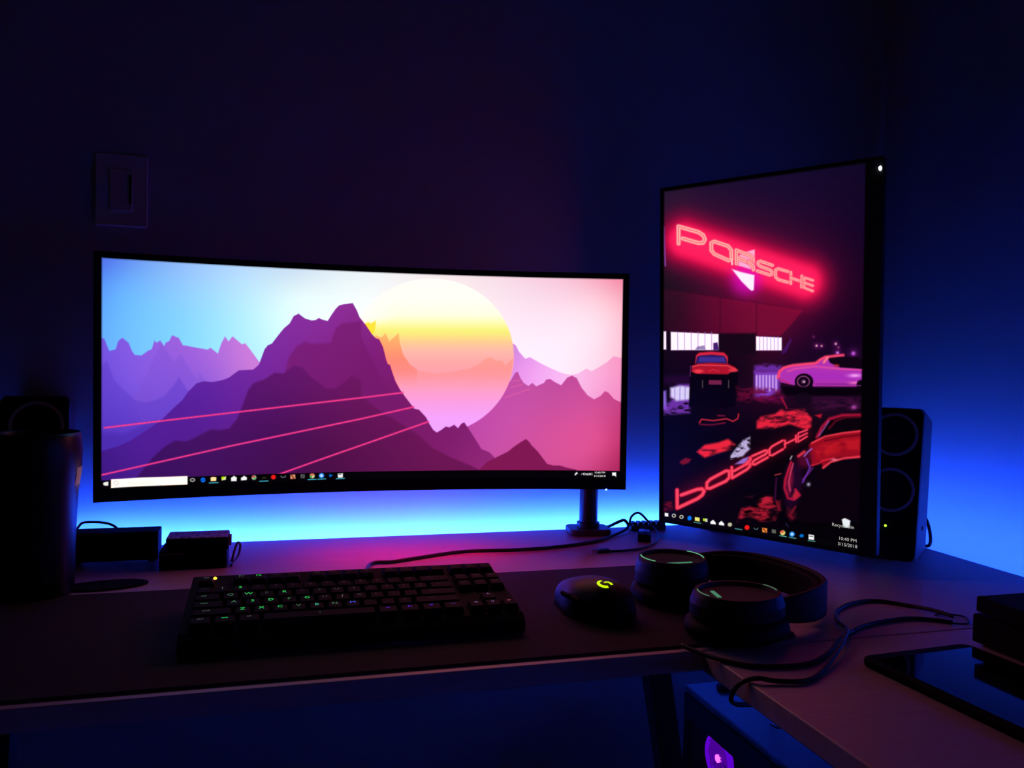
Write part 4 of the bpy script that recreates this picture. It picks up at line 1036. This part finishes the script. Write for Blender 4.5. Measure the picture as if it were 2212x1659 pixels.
# ------------------------------------------------------------------ speakers
def speaker(label, loc, yaw, lean=math.radians(12), W_=0.090, H_=0.238, D_=0.118, led=True, group=None):
    t = thing('speaker', label, 'speaker', loc, (0, 0, yaw), group)
    k = math.tan(lean)
    # side profile (y back, z up)
    prof = [(0.0, 0.0), (0.0 + k * H_, H_), (k * H_ + 0.012, H_ + 0.0005), (k * H_ + D_ * 0.80, H_ * 0.93), (k * H_ + D_ * 0.86, H_ * 0.90), (D_, 0.0)]
    bm = bmesh.new()
    inner = W_ / 2 - 0.0
    secs = []
    for x, f in ((-W_ / 2, 1.0), (-W_ / 2 + 0.006, 1.0), (W_ / 2 - 0.006, 1.0), (W_ / 2, 1.0)):
        sh = 0.005 if abs(x) == W_ / 2 else 0
        secs.append([bm.verts.new((x, y + (sh if i in (0, 1) else -sh if i in (3, 4, 5) else 0), z - (sh if i in (1, 2, 3) else 0))) for i, (y, z) in enumerate(prof)])
    for A, Bq in zip(secs, secs[1:]):
        for i in range(len(prof)): bm.faces.new((A[i], A[(i + 1) % len(prof)], Bq[(i + 1) % len(prof)], Bq[i]))
    bm.faces.new(secs[0]); bm.faces.new(secs[-1])
    obj('cabinet', bm, M['cabinet'], t, bevel=0.004, seg=3)
    fp = bpy.data.objects.new
    # front panel lies on the leaning face
    pan = obj('front_panel', xz_prism(rrect(-W_ / 2 + 0.001, W_ / 2 - 0.001, 0.001, H_ / math.cos(lean) - 0.001, 0.010), -0.0035, -0.0002), M['matte'], t, (0, 0, 0), (-lean, 0, 0), bevel=0.001)
    for z in (0.1075, 0.1955):
        z_ = z / math.cos(lean)
        d_ = obj('driver', lathe([(0.0355, 0.0036), (0.0350, 0.0052), (0.0312, 0.0052), (0.0306, 0.0038)], 56, cx=0.003, cy=z_, axis='y', close=True), M['ring'], pan)
        obj('cone', lathe([(0.0304, 0.0040), (0.026, 0.0046), (0.012, 0.0038), (0.009, 0.0044), (0.004, 0.0056)], 40, cx=0.003, cy=z_, axis='y'), M['cone'], d_)
    if led:
        obj('power_light', lathe([(0.0019, 0.0036), (0.0013, 0.0052)], 14, cx=-0.001, cy=0.052, axis='y'), glow('speaker_led_green', (0.28, 1.0, 0.02), 4.0), pan)
        obj('headphone_socket', lathe([(0.0036, 0.0), (0.0036, 0.0012), (0.0018, 0.0012)], 20), M['matte'], t, (W_ / 2 + 0.0002, 0.060, 0.045), (0, math.pi / 2, 0))
    return t
speaker('black desktop speaker with small green light beside the portrait monitor', (0.9345, 1.1035, DESK_Z), math.radians(-49.5))
speaker('black desktop speaker behind the dark tumbler at the far left', (-0.332, 1.302, DESK_Z), math.radians(7), led=False)
cable('speaker_cable', [(1.058, 1.20, 0.86), (1.066, 1.178, 0.82), (1.0705, 1.160, 0.785), (1.0665, 1.152, 0.7570), (1.058, 1.165, 0.7529), (1.03, 1.21, 0.7528), (1.00, 1.28, 0.7528), (0.98, 1.39, 0.7528)], 0.0028, 'dark cable hanging behind the speaker with the green light')

# ------------------------------------------------------------------ tumbler at the left
t = thing('tumbler', 'tall dark tumbler standing at the left edge of the desk', 'tumbler', (-0.2865, 1.150, DESK_Z + 0.0002))
obj('body', lathe([(0.030, 0), (0.0415, 0.0005), (0.0432, 0.004), (0.0435, 0.03), (0.0445, 0.08), (0.0465, 0.125), (0.0500, 0.155), (0.0515, 0.178), (0.0505, 0.198), (0.0490, 0.2035), (0.0465, 0.2035), (0.0455, 0.199), (0.0450, 0.16), (0.038, 0.03), (0.01, 0.02)], 64), M['tumbler'], t, smooth=True)
obj('sticker', lathe([(0.0477, 0.136), (0.0487, 0.142), (0.0500, 0.150), (0.0508, 0.160)], 10, a0=math.radians(-16), a1=math.radians(22)), M['sticker'], t, smooth=True)
bm = prism([(0.052 * math.cos(k / 40 * 2 * math.pi), 0.023 * math.sin(k / 40 * 2 * math.pi)) for k in range(40)], 0, 0.003)  # added dark oval that stands in for a shadow on the desk
tag(obj('shadow_oval', bm, M['matte'], None, (-0.212, 1.172, DESK_Z + 0.0002), (0, 0, math.radians(8)), bevel=0.001), 'thin dark oval standing in for a shadow on the desk just right of the tumbler', 'shadow_oval')

# ------------------------------------------------------------------ boxes at the back left
t = thing('network_box', 'low black box on the desk between the tumbler and the small stacked boxes', 'box', (-0.2185, 1.325, DESK_Z + 0.0002))
obj('case', B(-0.0655, 0.0545, -0.028, 0.012, 0.003, 0.0445), M['matte'], t, bevel=0.0015)
for x in (-0.055, 0.045):
    obj('foot', B(x - 0.005, x + 0.005, -0.024, 0.008, 0, 0.0029), M['matte'], t)
obj('port_row', B(-0.04, 0.03, 0.0122, 0.0132, 0.012, 0.026), M['matte'], t)
t = thing('drive_box', 'flat black box under the box with the patterned lid', 'box', (-0.110, 1.272, DESK_Z + 0.0002))
obj('case', B(-0.046, 0.044, -0.030, 0.030, 0, 0.0265), M['matte'], t, bevel=0.002)
obj('label_strip', B(-0.043, -0.012, -0.0306, -0.0301, 0.0215, 0.0240), M['grey'], t)
t = thing('card_box', 'small box with patterned lilac lid on top of the flat black box', 'box', (-0.105, 1.268, DESK_Z + 0.0268))
b = obj('carton', B(-0.0425, 0.0405, -0.023, 0.023, 0.0, 0.0165), M['matte'], t, bevel=0.0008)
obj('lid', B(-0.0418, 0.0398, -0.0223, 0.0223, 0.0166, 0.0178), M['lid'], t)
obj('red_tab', B(0.0407, 0.0440, -0.010, 0.006, 0.002, 0.015), M['red'], t)
cable('charger_cable', [(-0.0605, 1.270, 0.7525), (-0.0575, 1.280, 0.765), (-0.0535, 1.290, 0.775), (-0.050, 1.296, 0.770), (-0.052, 1.286, 0.758), (-0.058, 1.262, 0.7525), (-0.060, 1.245, 0.7522)], 0.0018, 'short coiled cable beside the small stacked boxes', m='grey')
cable('power_cable', [(-0.300, 1.352, 0.7535), (-0.285, 1.368, 0.790), (-0.270, 1.366, 0.7985), (-0.235, 1.371, 0.790), (-0.215, 1.380, 0.7525)], 0.0018, 'thin cable looping over the back of the low black box', m='rubber')

# ------------------------------------------------------------------ odds and ends near the pole
t = thing('usb_cable', 'loose dark charging cable with a square plug lying right of the pole', 'cable', (0.55, 1.23, DESK_Z))
at(t, obj('cord', tube([(0.512, 1.2265, 0.7522), (0.541, 1.226, 0.7522), (0.573, 1.234, 0.7522), (0.610, 1.265, 0.7522), (0.638, 1.307, 0.7522), (0.651, 1.341, 0.757), (0.646, 1.362, 0.768), (0.632, 1.372, 0.783), (0.620, 1.376, 0.778), (0.618, 1.382, 0.765), (0.628, 1.395, 0.7545)], 0.0019, 10), M['rubber'], t, smooth=True))
pg = at(t, obj('plug', B(0.494, 0.5135, 1.2215, 1.2315, 0.7505, 0.7565), M['rubber'], t, bevel=0.001))
obj('tip', B(0.4845, 0.4938, 1.2235, 1.2295, 0.7518, 0.7553), M['steel'], pg)
t = thing('cable_clip', 'small dark notched cable clip behind the clear-capped plug', 'clip', (0.652, 1.383, DESK_Z))
bm = prism(rrect(-0.034, 0.036, -0.010, 0.010, 0.006), 0.0003, 0.009)
obj('base', bm, M['rubber'], t, bevel=0.002)
for x in (-0.026, -0.015, -0.004, 0.010, 0.021, 0.030):
    obj('prong', B(x - 0.0036, x + 0.0036, -0.008, 0.008, 0.0092, 0.0155), M['rubber'], t, bevel=0.001)
t = thing('usb_stick', 'short black plug with a clear cap standing out on the desk', 'plug', (0.612, 1.307, DESK_Z + 0.0004), (0, 0, math.radians(-24)))
obj('body', B(-0.011, 0.011, -0.026, 0.004, 0, 0.013), M['matte'], t, bevel=0.002)
obj('cap', B(-0.0095, 0.0095, 0.0045, 0.030, 0.001, 0.012), M['clear'], t, bevel=0.002)

# ------------------------------------------------------------------ headset cable in two runs, thin lead
zc = 0.7527
cable('headset_cable', [(0.418, 0.793, 0.7545), (0.428, 0.772, 0.753), (0.443, 0.745, zc), (0.468, 0.725, zc), (0.520, 0.720, zc), (0.567, 0.746, zc), (0.604, 0.778, zc), (0.666, 0.813, zc), (0.728, 0.825, zc), (0.758, 0.816, zc), (0.778, 0.800, zc)], 0.0024, 'dark cable curving from the desk mat corner toward the black boxes')
cable('audio_cable', [(0.790, 0.812, 0.7555), (0.784, 0.840, 0.7555), (0.775, 0.871, zc), (0.748, 0.897, zc), (0.709, 0.893, zc), (0.668, 0.868, zc), (0.640, 0.829, 0.7545), (0.622, 0.790, 0.7575), (0.575, 0.741, 0.7575), (0.522, 0.698, zc), (0.490, 0.681, zc), (0.462, 0.686, 0.7532), (0.446, 0.692, 0.7548), (0.4345, 0.700, 0.749), (0.4300, 0.708, 0.737), (0.4340, 0.716, 0.7235), (0.456, 0.722, 0.716), (0.53, 0.75, 0.705), (0.62, 0.86, 0.65), (0.70, 1.02, 0.54), (0.735, 1.10, 0.5035)], 0.0024, 'dark looping cable that drops over the side desk edge')
cable('thin_lead', [(0.770, 0.800, 0.7525), (0.795, 0.795, 0.7517), (0.812, 0.818, 0.7517), (0.798, 0.833, 0.7517), (0.782, 0.832, 0.7517)], 0.0011, 'thin loop of lead at the end of the looping cables')

# ------------------------------------------------------------------ tablet and stacked boxes at the right
t = thing('tablet', 'black tablet with glossy dark screen lying on the side desk', 'tablet', (0.6565, 0.600, DESK_Z + 0.0002), (0, 0, math.radians(3.5)))
obj('body', prism(rrect(-0.0715, 0.0715, -0.125, 0.119, 0.012, 8), 0, 0.0085), M['matte'], t, bevel=0.003, seg=4)
obj('screen', prism(rrect(-0.0635, 0.0635, -0.113, 0.104, 0.002), 0.0086, 0.0090), M['glass'], t)
obj('home_button', prism([(0.007 * math.cos(k / 20 * 2 * math.pi), -0.119 + 0.0035 * math.sin(k / 20 * 2 * math.pi)) for k in range(20)], 0.0086, 0.0092), M['plastic'], t)
t = thing('media_box', 'wide black box at the right edge, beneath a thinner one', 'box', (0.85, 0.66, DESK_Z + 0.0002))
obj('case', B(-0.104, 0.110, -0.09, 0.080, 0.003, 0.034), M['matte'], t, bevel=0.002)
for x in (-0.09, 0.09):
    obj('foot', B(x - 0.008, x + 0.008, -0.08, 0.070, 0.0, 0.0029), M['rubber'], t)
t = thing('media_box', 'thinner black box stacked on the wide one at the right edge', 'box', (0.85, 0.66, DESK_Z + 0.0343))
obj('case', B(-0.106, 0.112, -0.085, 0.074, 0.004, 0.021), M['matte'], t, bevel=0.002)
obj('foot', B(-0.096, 0.102, -0.075, 0.064, 0.0, 0.0039), M['rubber'], t)

# ------------------------------------------------------------------ computer tower under the side desk
TX0, TX1, TY0, TY1, TZ = 0.685, 0.895, 0.86, 1.285, 0.50
t = thing('computer_tower', 'dark computer tower under the desk with a glowing purple fan', 'computer', (0.79, 1.07, 0))
T = lambda n_, bm, m, parent=t, **k: (at(t, obj(n_, bm, m, parent, **k)) if parent is t else obj(n_, bm, m, parent, **k))
th = 0.006
T('top_panel', B(TX0, TX1, TY0, TY1, TZ - 0.012, TZ), M['case_paint'], bevel=0.003)
T('bottom_panel', B(TX0, TX1, TY0, TY1, 0.02, 0.03), M['plastic'])
T('rear_panel', B(TX0 + th, TX1, TY1 - 0.005, TY1 - 0.001, 0.031, TZ - 0.013), M['plastic'])
T('front_panel', B(TX0, TX1, TY0 - 0.012, TY0 + 0.02, 0.02, TZ - 0.0125), M['plastic'], bevel=0.003)
T('side_panel', B(TX1 - 0.004, TX1, TY0 + 0.021, TY1 - 0.006, 0.031, TZ - 0.013), M['plastic'])
bm = B(TX0, TX0 + 0.004, TY0 + 0.021, TY1, TZ - 0.052, TZ - 0.013)
box(bm, TX0, TX0 + 0.004, TY0 + 0.021, TY1, 0.031, 0.08)
box(bm, TX0, TX0 + 0.004, TY0 + 0.021, TY0 + 0.05, 0.08, TZ - 0.052)
box(bm, TX0, TX0 + 0.004, TY1 - 0.02, TY1, 0.08, TZ - 0.052)
T('window_frame', bm, M['plastic'])
T('window_pane', B(TX0 + 0.0012, TX0 + 0.0028, TY0 + 0.0502, TY1 - 0.0202, 0.0802, TZ - 0.0522), M['case_glass'])
T('handle', B(0.725, 0.86, 1.235, 1.25, TZ + 0.0002, TZ + 0.012), M['matte'], bevel=0.003)
for x in (TX0 + 0.03, TX1 - 0.03):
    for y in (TY0 + 0.04, TY1 - 0.04):
        T('foot', B(x - 0.015, x + 0.015, y - 0.015, y + 0.015, 0, 0.0198), M['rubber'])
M['fan_glow'] = glow('fan_ring_purple', (0.20, 0.0, 1.0), 2.0)
M['fan_blade'] = glow('fan_blade_purple', (0.24, 0.0, 0.95), 1.0)
M['fan_hub'] = glow('fan_hub_pink', (1.0, 0.10, 0.9), 9.0)
FX, FY, FZ = 0.700, 1.180, 0.418
fr = T('case_fan', lathe([(0.0345, 0), (0.0370, 0), (0.0370, 0.010), (0.0345, 0.010)], 48, axis='y', close=True), M['fan_glow'])
fr.location = Vector((FX, FY, FZ)) - t.location
fr.rotation_euler = (0, 0, -math.pi / 2)
bm = bmesh.new()
for k in range(9):
    a_ = k * 2 * math.pi / 9
    pts = []
    for r_, da, yy in ((0.008, -0.30, 0.004), (0.0338, -0.16, 0.003), (0.0338, 0.50, 0.006), (0.006, 0.40, 0.006)):
        pts.append((r_ * math.cos(a_ + da), -yy, r_ * math.sin(a_ + da)))
    v1 = [bm.verts.new(p_) for p_ in pts]; v2 = [bm.verts.new((p_[0], p_[1] - 0.0012, p_[2])) for p_ in pts]
    bm.faces.new(v1); bm.faces.new(v2[::-1])
    for i in range(4): bm.faces.new((v1[i], v1[(i + 1) % 4], v2[(i + 1) % 4], v2[i]))
obj('fan_blades', bm, M['fan_blade'], fr)
obj('fan_hub', lathe([(0.0060, 0.001), (0.0062, 0.009), (0.004, 0.010)], 24, axis='y'), M['fan_hub'], fr)
T('graphics_card', B(TX0 + 0.022, TX1 - 0.03, 0.98, 1.235, 0.215, 0.255), M['matte'], bevel=0.003)
T('mainboard', B(TX1 - 0.012, TX1 - 0.008, 0.93, 1.22, 0.16, 0.45), M['matte'])
M['strip_purple'] = glow('memory_light', (0.25, 0.02, 0.9), 1.2)
for y in (1.13, 1.142):
    T('memory_stick', B(TX1 - 0.045, TX1 - 0.013, y, y + 0.006, 0.30, 0.42), M['strip_purple'])
